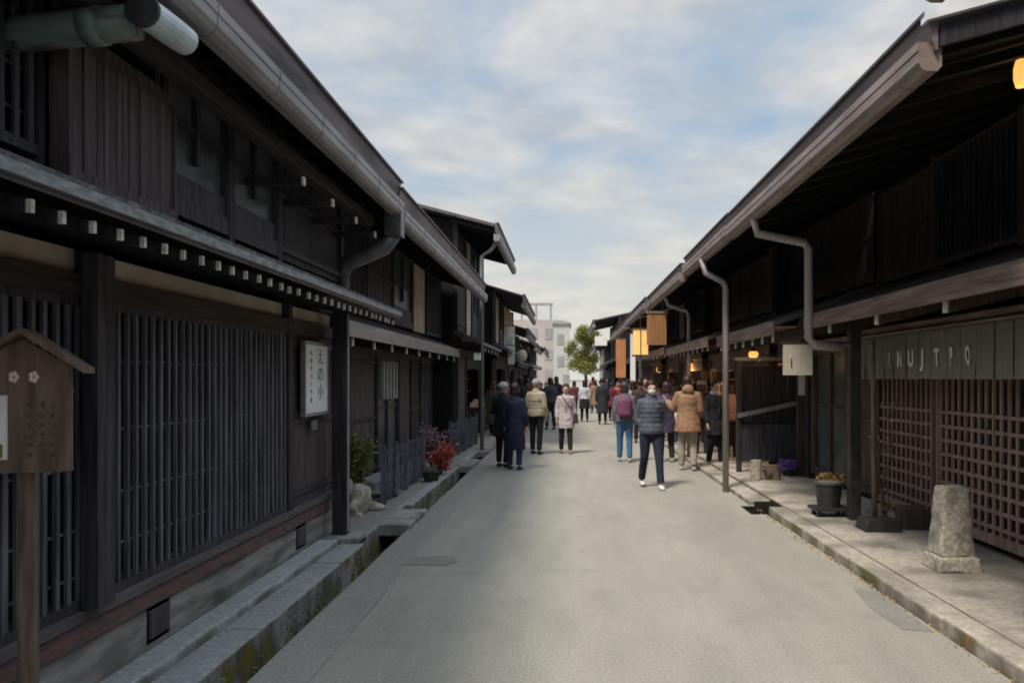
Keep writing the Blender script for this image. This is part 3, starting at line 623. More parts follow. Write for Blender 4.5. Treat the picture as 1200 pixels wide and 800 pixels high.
for xx in (-.035, .035):
    fl_ = LB()
    for k in range(5):
        a = k * 2 * math.pi / 5; fl_.ell((xx + .011 * math.cos(a), -.078, 1.675 + .015 * math.sin(a)), (.009, .004, .011), 8, 5)
    fl_.build('flower_emblem', 'pink', T)
for r_ in range(6):
    gl = LB(); zz = 1.56 - r_ * .042
    rr2 = random.Random(r_)
    for k in range(3):
        xx = .02 + k * .042
        for q in range(4): 
            a = rr2.uniform(0, 3.14); cx, cz = xx + rr2.uniform(-.008, .008), zz + rr2.uniform(-.01, .01)
            gl.bar((cx - .009 * math.cos(a), -.0765, cz - .009 * math.sin(a)), (cx + .009 * math.cos(a), -.0765, cz + .009 * math.sin(a)), .003, .002)
    gl.build('carved_writing', 'bark', T)

# white sign on the left wall (faces the street)
T = thing('white_sign', (-2.44, 7.49, 1.38), 'white vertical sign with dark brush lettering on the left wall', 'sign')
MB().box(-2.475, -2.445, 7.16, 7.82, 1.37, 2.02).build('panel', 'paper', T)
MB().box(-2.478, -2.436, 7.13, 7.159, 1.34, 2.05).box(-2.478, -2.436, 7.821, 7.85, 1.34, 2.05).box(-2.478, -2.436, 7.16, 7.82, 2.021, 2.05).box(-2.478, -2.436, 7.16, 7.82, 1.34, 1.369).build('frame', 'gutter', T)
mtx = Matrix.Translation((-2.443, 7.58, 1.72)) @ Matrix.Rotation(R(90), 4, 'Z') @ Matrix.Rotation(R(90), 4, 'X')
def face_px(x, y, z): return Matrix.Translation((x, y, z)) @ Matrix.Rotation(R(90), 4, 'Z') @ Matrix.Rotation(R(90), 4, 'X')
def face_nx(x, y, z): return Matrix.Translation((x, y, z)) @ Matrix.Rotation(R(-90), 4, 'Z') @ Matrix.Rotation(R(90), 4, 'X')
for k, ch in enumerate('えの小'): text_mesh(ch, .17, face_px(-2.4435, 7.60, 1.90 - k * .17), 'ink', 'character', T)
for k, ch in enumerate('山の手づくり店'): text_mesh(ch, .06, face_px(-2.4435, 7.33, 1.94 - k * .075), 'ink', 'character', T)
tag(MB().box(-2.478, -2.462, 7.42, 7.56, 1.20, 1.29).build('small_plate', 'pipeg'), 'small grey plate on the boards beneath the white sign', 'plate')

# ------------------------------------------------------------------ right foreground objects
# shop curtain
T = thing('shop_curtain', (3.66, 7.5, 1.68), 'long grey cloth shop curtain with white lettering under the right eave', 'curtain')
MB().tube([(3.64, 4.9, 2.205), (3.64, 9.95, 2.205)], .014, 8).build('rod', 'brownh', T)
def cloth_panel(y0, y1, x, z0, z1, seed):
    mb = MB(); nu, nv = 8, 10; vs = []
    for side in (0, .006):
        for j in range(nv + 1):
            for i in range(nu + 1):
                u, v = i / nu, j / nv; y = y0 + (y1 - y0) * u; z = z0 + (z1 - z0) * v
                dx_ = noise.noise(Vector((y * 5, z * 1.5, seed))) * .03 * (1 - v * .7) + .012 * math.sin(u * 6.28 + seed) * (1 - v * .6)
                vs.append((x + dx_ + side, y, z + noise.noise(Vector((y * 3, seed, 2))) * .01 * (1 - v)))
    k = (nu + 1) * (nv + 1)
    fs = []
    for o_ in (0, k):
        fs += [(o_ + j * (nu + 1) + i, o_ + j * (nu + 1) + i + 1, o_ + (j + 1) * (nu + 1) + i + 1, o_ + (j + 1) * (nu + 1) + i) for j in range(nv) for i in range(nu)]
    for i in range(nu): fs += [(i, i + 1, k + i + 1, k + i), (nv * (nu + 1) + i, nv * (nu + 1) + i + 1, k + nv * (nu + 1) + i + 1, k + nv * (nu + 1) + i)]
    for j in range(nv): fs += [(j * (nu + 1), (j + 1) * (nu + 1), k + (j + 1) * (nu + 1), k + j * (nu + 1)), (j * (nu + 1) + nu, (j + 1) * (nu + 1) + nu, k + (j + 1) * (nu + 1) + nu, k + j * (nu + 1) + nu)]
    return mb.add(vs, fs)
yy = 9.97; seq = ['I', '', '', '', 'I', 'N', 'U', 'J', 'T', 'P', 'O'] + [''] * 7
def cloth_dx(y, z, y0, y1, z0, z1, seed):
    v = min(1, max(0, (z - z0) / (z1 - z0))); u = (y - y0) / (y1 - y0)
    return noise.noise(Vector((y * 5, z * 1.5, seed))) * .03 * (1 - v * .7) + .012 * math.sin(u * 6.28 + seed) * (1 - v * .6)
for k, ch in enumerate(seq):
    p_ = cloth_panel(yy - .281, yy - .004, 3.64, 1.69, 2.205, k).build('cloth_panel', 'noren', T, smooth=True)
    if ch:
        lt = text_mesh(ch, .23, face_nx(3.64, yy - .142, 1.90), 'letterp', 'letter', p_, ext=.0008, sx=.62, bold=.010)
        o0 = wloc(p_)
        for v in lt.data.vertices:
            w_ = v.co + o0; v.co.x += cloth_dx(w_.y, w_.z, yy - .281, yy - .004, 1.69, 2.205, k) - .012
    yy -= .285
# stone bollard
T = thing('stone_marker', (3.24, 6.49, .095), 'pale tapered stone marker post standing on the right pavement', 'stone post')
def rough(mb, amp, sc):
    o = []
    for p in mb.v:
        v = Vector(p); o.append(tuple(v + Vector((noise.noise(v * sc), noise.noise(v * sc + Vector((9, 0, 0))), noise.noise(v * sc + Vector((0, 9, 0))))) * amp))
    mb.v = o; return mb
def ff(cx, cy, z0, z1, a0, b0, a1, b1, nz=8, nx=6):
    mb = MB(); ring = []
    for j in range(nz + 1):
        t = j / nz; a = a0 + (a1 - a0) * t; bb = b0 + (b1 - b0) * t; z = z0 + (z1 - z0) * t
        per = [(-a + 2 * a * i / nx, -bb) for i in range(nx)] + [(a, -bb + 2 * bb * i / nx) for i in range(nx)] + [(a - 2 * a * i / nx, bb) for i in range(nx)] + [(-a, bb - 2 * bb * i / nx) for i in range(nx)]
        ring.append([(cx + x, cy + y, z) for x, y in per])
    m_ = 4 * nx; vs = [p for r_ in ring for p in r_]
    fs = [(j * m_ + i, j * m_ + (i + 1) % m_, (j + 1) * m_ + (i + 1) % m_, (j + 1) * m_ + i) for j in range(nz) for i in range(m_)]
    fs += [tuple(range(m_ - 1, -1, -1)), tuple(nz * m_ + i for i in range(m_))]
    return mb.add(vs, fs)
rough(ff(3.24, 6.49, .215, .79, .145, .14, .10, .10), .012, 9).build('shaft', 'stone', T, bevel=.02)
rough(ff(3.24, 6.49, .09, .216, .185, .18, .17, .165, 3), .012, 8).build('base', 'stone', T, bevel=.02)
# pole in black base
T = thing('flag_pole', (3.33, 8.1, .095), 'thin brown wooden pole standing in a low black block by the lattice', 'pole')
MB().tube([(3.30, 8.25, .20), (3.29, 8.28, 2.1)], [.03, .024], 10).build('pole', 'sign', T, smooth=True)
MB().frust((3.30, 8.15), .095, .22, .20, .16, .17, .13).build('base', 'iron', T, bevel=.015)
tag(MB().frust((3.70, 8.25), .096, .32, .14, .12, .14, .12).build('wooden_block', 'brown', bevel=.01), 'brown wooden block on the ground under the grid lattice', 'block')
T = thing('autumn_twigs', (3.5, 8.5, .095), 'bare twiggy vine with few dry leaves climbing by the brown pole', 'plant')
st = MB(); rnd = random.Random(5); lp = []
for k in range(6):
    p = Vector((3.48 + rnd.uniform(-.05, .05), 8.5, .095)); ps = [p.copy()]
    for q in range(7): p = p + Vector((rnd.uniform(-.06, .06), rnd.uniform(-.05, .05), .19)); ps.append(p.copy()); lp += [((p + Vector((rnd.gauss(0, .03), rnd.gauss(0, .03), 0))), 1) for _ in range(4)]
    st.tube(ps, [.008 - .0008 * i for i in range(8)], 5)
st.build('stem', 'bark', T); leaf_mesh(lp[::2], .02, 1).build('foliage', 'ochre', T)
# bucket on stand
T = thing('bucket', (3.06, 9.0, .19), 'black round bucket on a low dark stand by the right kerb', 'bucket')
MB().tube([(3.06, 9.0, .20), (3.06, 9.0, .46), (3.06, 9.0, .48)], [.125, .155, .16], 20).build('tub', 'iron', T, smooth=False)
MB().tube([(3.06, 9.0, .465), (3.06, 9.0, .49)], [.168, .168], 20).build('rim', 'duct', T)
MB().ell((3.06, 9.0, .482), (.14, .14, .02)).build('soil', 'soil', T, smooth=True)
T = thing('plant_stand', (3.06, 9.0, .095), 'low dark wooden stand beneath the black bucket', 'stand')
MB().box(2.86, 3.26, 8.84, 9.16, .165, .199).build('top', 'iron', T)
for sx in (2.90, 3.18):
    for sy in (8.88, 9.08): MB().box(sx, sx + .04, sy, sy + .04, .095, .164).build('leg', 'iron', T)
def potted(name, loc, label, potm, leafm, h, rad, seed, pot_r=.13, pot_h=.2, n_=260, size=.035, cat='potted plant', white=False):
    x, y, z = loc; T = thing(name, loc, label, cat)
    MB().tube([(x, y, z), (x, y, z + pot_h * .85), (x, y, z + pot_h * .86), (x, y, z + pot_h)], [pot_r * .72, pot_r * .95, pot_r * 1.06, pot_r * 1.08], 18).build('pot', potm, T)
    rnd = random.Random(seed); st = MB(); lp = []
    for k in range(9):
        a = rnd.uniform(0, 6.28); r_ = rad * rnd.random(); hh = h * rnd.uniform(.6, 1)
        st.tube([(x, y, z + pot_h), (x + r_ * .5 * math.cos(a), y + r_ * .5 * math.sin(a), z + pot_h + hh * .5), (x + r_ * math.cos(a), y + r_ * math.sin(a), z + pot_h + hh * .9)], [.01, .007, .004], 5)
    for _ in range(n_):
        a = rnd.uniform(0, 6.28); r_ = rad * math.sqrt(rnd.random()); t = rnd.random()
        lp.append(((x + r_ * math.cos(a) * (.6 + .5 * math.sin(t * 3)), y + r_ * math.sin(a), z + pot_h + h * t), 1))
    st.build('stem', 'bark', T); leaf_mesh(lp, size, seed).build('foliage', leafm, T); return T
potted('potted_plant', (3.28, 9.55, .095), 'pale pot with dry ochre foliage behind the black bucket', 'paper', 'ochre', .16, .17, 1, .13, .26)
potted('potted_plant', (3.66, 12.7, .095), 'violet flowers in a dark pot before the black screen', 'iron', 'violet', .16, .18, 2, .13, .1, 300, .03)
T = thing('driftwood_planter', (3.2, 12.2, .095), 'pale log pieces and dry plants beside the right grey downpipe', 'logs')
rough(MB().tube([(3.0, 12.2, .095), (3.0, 12.2, .40)], [.10, .085], 12), .02, 8).build('stump', 'stone', T)
rough(MB().tube([(3.14, 12.15, .18), (3.36, 12.25, .22)], [.08, .06], 10), .02, 8).build('log', 'sign', T)
rough(MB().tube([(3.30, 12.15, .095), (3.31, 12.15, .32)], [.07, .05], 10), .02, 8).build('stump', 'sign', T)
# black wooden screen
T = thing('wooden_screen', (3.42, 13.2, .095), 'tall black plank screen with slanting rail standing across the right pavement', 'screen')
p = MB(); xx = 2.96
while xx < 3.94: p.box(xx + .003, xx + .115, 13.20, 13.23, .3, 1.90); xx += .118
p.build('planks', 'dark', T)
MB().box(2.90, 2.98, 13.13, 13.22, .096, 2.0).build('post', 'iron', T); MB().box(3.90, 3.96, 13.13, 13.22, .096, 2.0).build('post', 'iron', T)
MB().box(2.86, 4.0, 13.10, 13.24, 2.001, 2.06).build('top_rail', 'gutter', T)
MB().bar((2.9, 13.08, 1.06), (3.92, 13.08, 1.28), .06, .07).build('hand_rail', 'gutter', T)
p = MB().box(2.98, 3.9, 13.15, 13.199, .28, .92); p.build('lower_panel', 'slatd', T)
# brown wing board with notice
T = thing('wing_panel', (3.96, 12.7, .095), 'narrow brown plank panel carrying a white notice beside the glass door', 'panel')
MB().box(3.78, 3.85, 12.6, 12.65, .096, 1.95).box(3.855, 3.925, 12.6, 12.65, .096, 1.95).box(3.78, 4.14, 12.651, 12.68, .096, 1.96).build('planks', 'brown', T)
MB().box(3.79, 3.90, 12.585, 12.598, 1.42, 1.76).build('notice', 'white', T)
# beige hanging signboard
T = thing('hanging_sign', (2.55, 8.62, 1.73), 'blank beige board sign hung below the right eave by the downpipe', 'sign')
MB().box(2.42, 2.745, 8.60, 8.63, 1.735, 2.075).build('board', 'beige', T)
MB().box(2.40, 3.22, 8.60, 8.64, 2.085, 2.11).build('bracket', 'iron', T)
MB().box(2.50, 2.512, 8.594, 8.599, 1.82, 1.92).build('writing', 'ink', T)
# lanterns and lamps
def lamp(loc, label, r=.06, e=14, cat='lamp', h=.1):
    x, y, z = loc; T = thing('hanging_lamp', loc, label, cat)
    MB().tube([(x, y, z - h), (x, y, z - h * .4), (x, y, z + h * .4), (x, y, z + h)], [r * .7, r, r, r * .7], 14).build('shade', 'bulb', T, smooth=True)
    MB().tube([(x, y, z + h), (x, y, z + h + .05)], [r * .75, r * .3], 12).tube([(x, y, z + h + .04), (x, y, z + h + .22)], .006, 6).build('cap', 'iron', T)
    ld = bpy.data.lights.new('lamp_light', 'POINT'); ld.energy = e; ld.color = (1, .6, .28); ld.shadow_soft_size = .06
    lo = bpy.data.objects.new('lamp_light', ld); C.objects.link(lo); lo.parent = T; lo.location = (0, 0, -h - .08)
lamp((3.07, 5.2, 3.76), 'small glowing lantern under the near right eave', .045, .5, h=.09)
lamp((3.05, 12.6, 2.09), 'glowing lamp above the black screen', .08, 1.2, h=.05)
lamp((3.7, 14.6, 2.0), 'warm lamp inside the open shop behind the camel coat', .07, 14)
lamp((3.7, 17.6, 2.0), 'second warm lamp deeper in the row of right shops', .07, 14)
lamp((3.3, 20.6, 2.0), 'warm lamp in the shop under the orange board', .07, 14)
lamp((3.2, 27, 2.0), 'far warm lamp in the orange cloth shop', .07, 20)
lamp((-3.2, 21, 2.0), 'warm lamp inside the shop of the tall left house', .07, 8)
# glowing signs on the right
T = thing('wooden_sign', (1.95, 16.6, 2.4), 'large orange brown wooden signboard hung under the right eave', 'sign')
MB().box(1.72, 2.14, 16.6, 16.66, 2.42, 3.1).build('board', 'warm', T); MB().box(1.69, 2.17, 16.58, 16.68, 3.101, 3.15).build('cap', 'brownh', T)
MB().box(1.78, 1.80, 16.6, 16.62, 3.151, 3.4).box(2.06, 2.08, 16.6, 16.62, 3.151, 3.4).build('hanger', 'iron', T)
T = thing('paper_lantern_sign', (1.95, 20.2, 2.3), 'glowing yellow box lantern sign beyond the orange wooden signboard', 'lantern')
MB().box(1.74, 2.12, 20.2, 20.42, 2.32, 2.98).build('shade', 'lit', T)
MB().box(1.71, 2.15, 20.18, 20.44, 2.981, 3.02).box(1.71, 2.15, 20.18, 20.44, 2.28, 2.319).box(1.915, 1.94, 20.185, 20.199, 2.32, 2.98).build('frame', 'brown', T)
MB().box(1.92, 1.94, 20.3, 20.32, 3.021, 3.4).build('hanger', 'iron', T)
T = thing('orange_banner', (1.8, 24.5, 1.7), 'orange cloth banner hanging beside a pale strip on the right', 'banner')
MB().box(1.55, 1.86, 24.5, 24.51, 1.72, 2.95).build('cloth', 'orange', T); MB().tube([(1.5, 24.505, 2.96), (2.4, 24.505, 2.96)], .012, 6).build('rod', 'iron', T)
T = thing('pale_banner', (2.1, 24, 1.6), 'tall pale grey vertical banner beside the orange one', 'banner')
MB().box(1.98, 2.14, 24.2, 24.21, 1.6, 3.1).build('cloth', 'paper', T); MB().tube([(1.94, 24.205, 3.11), (2.2, 24.205, 3.11)], .012, 6).tube([(2.18, 24.205, .06), (2.18, 24.205, 3.11)], .014, 6).build('rod', 'iron', T)
T = thing('white_box_sign', (1.4, 33, 2.6), 'small white box sign far along the right eaves', 'sign')
MB().box(1.18, 1.7, 33, 33.2, 3.1, 3.5).build('panel', 'white', T); MB().box(1.3, 1.33, 33.05, 33.1, 3.501, 3.7).box(1.7, 2.3, 33.05, 33.1, 3.25, 3.3).build('bracket', 'iron', T)
# left: white box lamp, white banner
T = thing('white_box_lamp', (-2.0, 16.9, 2.1), 'small white box lamp under the left eave', 'lamp')
MB().box(-2.06, -1.92, 16.9, 17.02, 2.10, 2.26).build('shade', 'white', T); MB().box(-2.08, -1.90, 16.88, 17.04, 2.261, 2.28).box(-2.5, -2.0, 16.95, 16.97, 2.281, 2.30).build('bracket', 'iron', T)
T = thing('white_banner', (-1.95, 24.5, 2.1), 'white vertical cloth banner with pale blue patch on the left', 'banner')
MB().box(-1.90, -1.68, 24.5, 24.51, 2.15, 3.35).build('cloth', 'white', T); MB().box(-1.98, -1.76, 24.48, 24.497, 2.75, 3.0).build('emblem', 'paleb', T)
MB().tube([(-2.2, 24.505, 3.36), (-1.66, 24.505, 3.36)], .012, 6).build('rod', 'iron', T)
T = thing('round_lantern', (-1.5, 24.5, 2.1), 'brown and white round paper lantern beside the white left banner', 'lantern')
MB().ell((-1.45, 24.4, 2.42), (.17, .17, .2)).build('shade', 'beige', T, smooth=True); MB().tube([(-1.45, 24.4, 2.60), (-1.45, 24.4, 2.68)], .08, 10).tube([(-1.45, 24.4, 2.68), (-1.75, 24.4, 2.75), (-2.0, 24.4, 2.75)], .012, 6).build('bracket', 'iron', T)

# ------------------------------------------------------------------ left middle ground: railings, plants, stones
def railing(y0, y1, x0, x1, h, label, post_m='slatd'):
    T = thing('railing', ((x0 + x1) / 2, (y0 + y1) / 2, .035), label, 'railing')
    n_ = max(2, int((y1 - y0) / .9) + 1)
    for i in range(n_ + 1):
        t = i / n_; x = x0 + (x1 - x0) * t; y = y0 + (y1 - y0) * t
        MB().box(x - .03, x + .03, y - .03, y + .03, .04, .04 + h + .05).build('post', post_m, T)
    for k in range(5):
        z = .04 + h * (.14 + .2 * k); MB().bar((x0, y0, z), (x1, y1, z), .03, .035).build('rail', post_m, T)
    p = MB(); y = y0 + .14
    while y < y1:
        t = (y - y0) / (y1 - y0); x = x0 + (x1 - x0) * t; p.box(x + .016, x + .034, y, y + .025, .08, .03 + h); y += .16
    p.build('slats', post_m, T)
railing(10.1, 12.9, -2.42, -2.42, .72, 'near dark lattice railing along the left gutter, by the red shrub', 'slat')
railing(15.9, 19.4, -2.42, -2.30, .72, 'farther dark railing below the left windows', 'slat')
def plant(name, c, label, leafm, h, r, seed, n_, size, aspect=.5):
    x, y, z = c; T = thing(name, c, label, 'plant'); rnd = random.Random(seed); st = MB(); lp = []
    for k in range(14):
        a = rnd.uniform(0, 6.28); rr_ = r * rnd.uniform(.3, 1); hh = h * rnd.uniform(.65, 1.05); pr = Vector((x, y, z)); 
        e = Vector((x + rr_ * math.cos(a), y + rr_ * math.sin(a), z + hh)); m_ = (pr + e) / 2 + Vector((0, 0, hh * .12))
        st.tube([pr, m_, e], [.012, .008, .003], 5)
        for q in range(n_ // 14):
            t = rnd.uniform(.2, 1); b_ = pr.lerp(m_, t * 2) if t < .5 else m_.lerp(e, t * 2 - 1)
            lp.append((b_ + Vector((rnd.gauss(0, .05), rnd.gauss(0, .05), rnd.gauss(0, .04))), 1))
    st.build('stem', 'bark', T); leaf_mesh(lp, size, seed, aspect).build('foliage', leafm, T)
plant('green_shrub', (-2.80, 10.2, .035), 'yellow green bushy plant against the black wall past the corner post', 'bamboo', .98, .26, 3, 900, .045, .35)
plant('red_shrub', (-2.18, 13.2, .05), 'red leaved shrub at the end of the near railing', 'red', .52, .34, 8, 1100, .035)
plant('rose_shrub', (-2.50, 14.2, .035), 'dusty purple shrub behind the red one', 'rose', .8, .32, 9, 900, .035)
tag(MB().tube([(-2.20, 12.4, .046), (-2.20, 12.4, .16), (-2.20, 12.4, .20)], [.11, .14, .15], 16).build('black_pot', 'iron'), 'small empty black pot below the red shrub', 'pot')
def rock(c, r, seed, label, m='stone'):
    mb = MB().ell((c[0], c[1], c[2] + r[2] * .55), r, 30, 20); o = []
    for p in mb.v:
        v = Vector(p); d = v - Vector(c); o.append(tuple(v + d * (.7 * noise.noise(v * 4.5 + Vector((seed, 0, 0))) + .18 * noise.noise(v * 14))))
    mb.v = o; tag(mb.build('rock', m, smooth=True), label, 'rock')
rock((-2.62, 9.35, .035), (.20, .22, .17), 1, 'rounded pale rock nearest the gutter slab')
rock((-2.95, 9.75, .035), (.20, .2, .24), 2, 'taller pale rock under the green plant')
rock((-2.45, 9.75, .035), (.12, .12, .07), 3, 'smallest flat pale rock by the railing post')
tag(MB().tube([(-2.62, 10.9, .036), (-2.62, 10.9, .10)], [.20, .26], 18).build('stone_basin', 'bstone'), 'low grey stone basin inside the near railing', 'basin')
tag(MB().box(-3.02, -2.75, 11.0, 12.1, .036, .22).build('door_step', 'bstone', bevel=.02), 'grey stone step before the left entrance', 'step')
# fallen leaves on right kerb foot
lp = []; rnd = random.Random(11)
for _ in range(230):
    y = rnd.uniform(2.5, 10); lp.append(((2.49 - abs(rnd.gauss(0, .03)), y, .008), 1))
tag(leaf_mesh(lp, .014, 6).build('fallen_leaves', 'ochre'), 'brown fallen leaves gathered along the right kerb', 'leaves', kind='stuff')
lp = []
for _ in range(700):
    y = rnd.uniform(2.5, 7.7); 
    if noise.noise(Vector((y * 2.2, 3, 0))) > -.05: lp.append(((-2.035 + rnd.gauss(0, .008), y, rnd.uniform(-.25, -.03)), 1))
tag(leaf_mesh(lp, .014, 7).build('moss_tufts', 'autumn'), 'yellow moss tufts on the left gutter wall', 'moss', kind='stuff')

# ------------------------------------------------------------------ people
def remesh(mb, vox, it=3, smooth=True):
    me = bpy.data.meshes.new('tmp'); me.from_pydata([tuple(p) for p in mb.v], [], mb.f); me.update()
    bm = bmesh.new(); bm.from_mesh(me); bmesh.ops.recalc_face_normals(bm, faces=bm.faces); bm.to_mesh(me); bm.free()
    o = bpy.data.objects.new('tmp', me); C.objects.link(o)
    r_ = o.modifiers.new('r', 'REMESH'); r_.mode = 'VOXEL'; r_.voxel_size = vox
    if it: s_ = o.modifiers.new('s', 'SMOOTH'); s_.iterations = it; s_.factor = .5
    dg = bpy.context.evaluated_depsgraph_get(); m2_ = bpy.data.meshes.new_from_object(o.evaluated_get(dg))
    bpy.data.objects.remove(o); bpy.data.meshes.remove(me)
    for p in m2_.polygons: p.use_smooth = True
    return m2_
def put(me, name, m, parent):
    me.name = name; me.materials.clear(); me.materials.append(m); o = bpy.data.objects.new(name, me); C.objects.link(o); o.parent = parent; return o
PM = {}
def pm(name, c, rough_=.85):
    if name not in PM: PM[name] = mat(name, tuple(x * .60 for x in c), tuple(min(x * .85, .9) for x in c), rough_, 16, bump=.5)
    return PM[name]
SKIN = pm('skin', (.62, .40, .30), .55)
def person(px, py, label, h=1.66, face=0., top=('jacket', (.05, .06, .09)), legs=((.03, .04, .07), 0), stride=.0, arms='down', hair=((.015, .012, .01), 'short'),
           mask=False, hat=None, shoes=(.7, .7, .7), bag=None, Y=None, vox=.017, lean=0, bulk=1., hood=False, scarf=None):
    Y = Y or CH * F / (py - HY); X = (px - VX) * Y / F
    T = thing('person', (X, Y, .0), label, 'person', rz=R(face)); k = h / 1.7; T.scale = (k, k, k)
    fr = -1                                             # local forward is -Y
    kind, tc_ = top
    # joints
    st = stride
    hipL, hipR = Vector((.09, 0, .90)), Vector((-.09, 0, .90))
    kneeL, kneeR = Vector((.10, -st * .5 - .02, .49)), Vector((-.10, st * .30 - .03, .49))
    ankL, ankR = Vector((.11, -st * .95, .085)), Vector((-.11, st * .95, .085 + abs(st) * .10))
    sh = [Vector((.158, 0, 1.365)), Vector((-.158, 0, 1.365))]
    A = []
    for i, sg in ((0, 1), (1, -1)):
        s0 = sh[i]; a = arms[i] if isinstance(arms, (tuple, list)) else arms
        sw = st * .5 * (1 if i else -1) * -1
        if a == 'down': el, wr = s0 + Vector((sg * .055, sw * .5 + .02, -.28)), s0 + Vector((sg * .06, sw * 1.0 - .05, -.52))
        elif a == 'pocket': el, wr = s0 + Vector((sg * .06, .06, -.27)), s0 + Vector((-sg * .035, -.015, -.40))
        elif a == 'bent': el, wr = s0 + Vector((sg * .06, .02, -.27)), s0 + Vector((-sg * .05, -.24, -.24))
        elif a == 'up': el, wr = s0 + Vector((sg * .10, -.12, -.22)), s0 + Vector((sg * .0, -.30, -.02))
        else: el, wr = s0 + Vector((sg * .10, -.05, -.26)), s0 + Vector((sg * .22, -.16, -.12))
        A.append((s0, el, wr))
    nb = Vector((0, .0, 1.44)); hd = Vector((0, -.02 - lean * .1, 1.575))
    # body, continuous
    b_ = MB()
    b_.tube([(0, 0, .84), (0, 0, .95), (0, 0, 1.08), (0, 0, 1.25), (0, .0, 1.36), (0, 0, 1.43)], [(.13, .10), (.155, .115), (.125, .09), (.16, .10), (.15, .09), (.06, .055)], 14, up=(0, 1, 0))
    b_.tube([nb - Vector((0, 0, .06)), nb + Vector((0, -.005, .04)), hd - Vector((0, -.015, .04))], [.06, .052, .055], 10)
    b_.ell(hd, (.080, .098, .118), 18, 12); b_.ell(hd + Vector((0, -.03, -.055)), (.060, .066, .064))
    b_.ell(hd + Vector((0, -.102, -.012)), (.013, .020, .022), 8, 6)                     # nose
    for sg in (1, -1): b_.ell(hd + Vector((sg * .083, .008, -.008)), (.011, .02, .032), 8, 6)   # ears
    for hp, kn, an in ((hipL, kneeL, ankL), (hipR, kneeR, ankR)):
        b_.tube([hp, hp.lerp(kn, .5), kn, kn.lerp(an, .35), an], [.082, .07, .052, .055, .036], 10)
        b_.tube([an + Vector((0, .03, -.045)), an + Vector((0, -.06, -.05)), an + Vector((0, -.15, -.058))], [(.034, .03), (.038, .026), (.03, .018)], 8, up=(0, 0, 1))
    for i, (s0, el, wr) in enumerate(A):
        b_.tube([s0 + Vector((-.05 if i == 0 else .05, 0, 0)), s0, s0.lerp(el, .5), el, el.lerp(wr, .4), wr], [.045, .05, .043, .036, .034, .024], 10)
        d = (wr - el).normalized(); sg = 1 if i == 0 else -1
        side = d.cross(Vector((sg, 0, 0)));
        if side.length < .2: side = Vector((0, -1, 0))
        side.normalize(); nrm = d.cross(side).normalized()
        b_.tube([wr, wr + d * .04, wr + d * .085], [(.026, .022), (.036, .018), (.036, .016)], 8, up=nrm)
        for f_ in range(4):
            o_ = wr + d * .075 + side * (.027 - .018 * f_) ; ln = (.072, .08, .074, .058)[f_]
            inw = nrm * (-.010 if nrm.x * sg > 0 else .010)
            b_.tube([o_, o_ + d * ln * .5 + inw * .6, o_ + d * ln * .85 + inw * 2.4], [.0095, .009, .0075], 6)
        b_.tube([wr + d * .02 + side * .025, wr + d * .055 + side * .05, wr + d * .085 + side * .052], [.012, .0105, .009], 6)
    me = remesh(b_, .0085 if vox < .02 else .011, 2)
    put(me, 'body', SKIN, T)
    # face
    fz = LB()
    for sg in (1, -1): fz.ell(hd + Vector((sg * .031, -.088, .008)), (.012, .008, .006), 8, 5)
    fz.build('eyes', pm('eye_dark', (.02, .015, .012), .3), T)
    fm = LB().ell(hd + Vector((0, -.093, -.060)), (.022, .008, .006), 8, 5); fm.build('mouth', pm('lips', (.42, .16, .14), .5), T)
    if mask:
        mk = LB().ell(hd + Vector((0, -.052, -.045)), (.062, .062, .052), 14, 10)
        mk.build('mask', pm('mask_white', (.75, .76, .76)), T, smooth=True)
    # hair
    hc, hk = hair; hcm = pm('hair_%d_%d' % (int(hc[0] * 1000), int(hc[1] * 1000)), hc, .5)
    hb_ = MB().ell(hd + Vector((0, .012, .034)), (.095, .106, .112), 18, 12)
    # cut the face side
    vs = []
    for p in hb_.v:
        v = Vector(p); rel = v - hd
        if rel.y < -.045 and rel.z < .045: v.y = hd.y - .045 + (rel.y + .045) * .15
        n_ = noise.noise(v * 22) * .007; v += rel.normalized() * n_; vs.append(tuple(v))
    hb_.v = vs
    if hk == 'long': hb_.tube([hd + Vector((0, .05, .02)), hd + Vector((0, .075, -.10)), hd + Vector((0, .08, -.24))], [(.085, .055), (.09, .04), (.075, .022)], 12)
    elif hk == 'bob': hb_.tube([hd + Vector((0, .03, .03)), hd + Vector((0, .04, -.05)), hd + Vector((0, .04, -.10))], [(.09, .075), (.098, .072), (.09, .06)], 12)
    elif hk == 'bun': hb_.ell(hd + Vector((0, .09, .07)), (.045, .045, .045))
    put(remesh(hb_, .012, 1), 'hair', hcm, T)
    if hat: 
        ht = MB().ell(hd + Vector((0, .012, .055)), (.098, .105, .085), 16, 10).tube([hd + Vector((0, .01, .035)), hd + Vector((0, .01, .065))], [(.103, .11), (.103, .11)], 16)
        put(remesh(ht, .013, 2), 'hat', pm('hat_%d' % int(hat[0] * 1000 + hat[2] * 100), hat), T)
    # trousers
    lc, skirt = legs; lm = pm('legs_%d_%d_%d' % tuple(int(c * 1000) for c in lc), lc)
    t_ = MB().tube([(0, 0, 1.02), (0, 0, .92), (0, 0, .83)], [(.15, .115), (.17, .13), (.15, .12)], 14)
    for hp, kn, an in ((hipL, kneeL, ankL), (hipR, kneeR, ankR)):
        lo_ = an + Vector((0, .01, .01))
        t_.tube([hp + Vector((0, 0, -.01)), hp.lerp(kn, .5), kn, kn.lerp(lo_, .5), lo_], [.10, .088, .072, .064, .058], 12)
    v2 = []
    for p in t_.v:
        v = Vector(p); v2.append(tuple(v + Vector((1, 1, 0)) * noise.noise(Vector((v.x * 14, v.y * 14, v.z * 9 + px))) * .009))
    t_.v = v2; put(remesh(t_, vox, 3), 'trousers', lm, T)
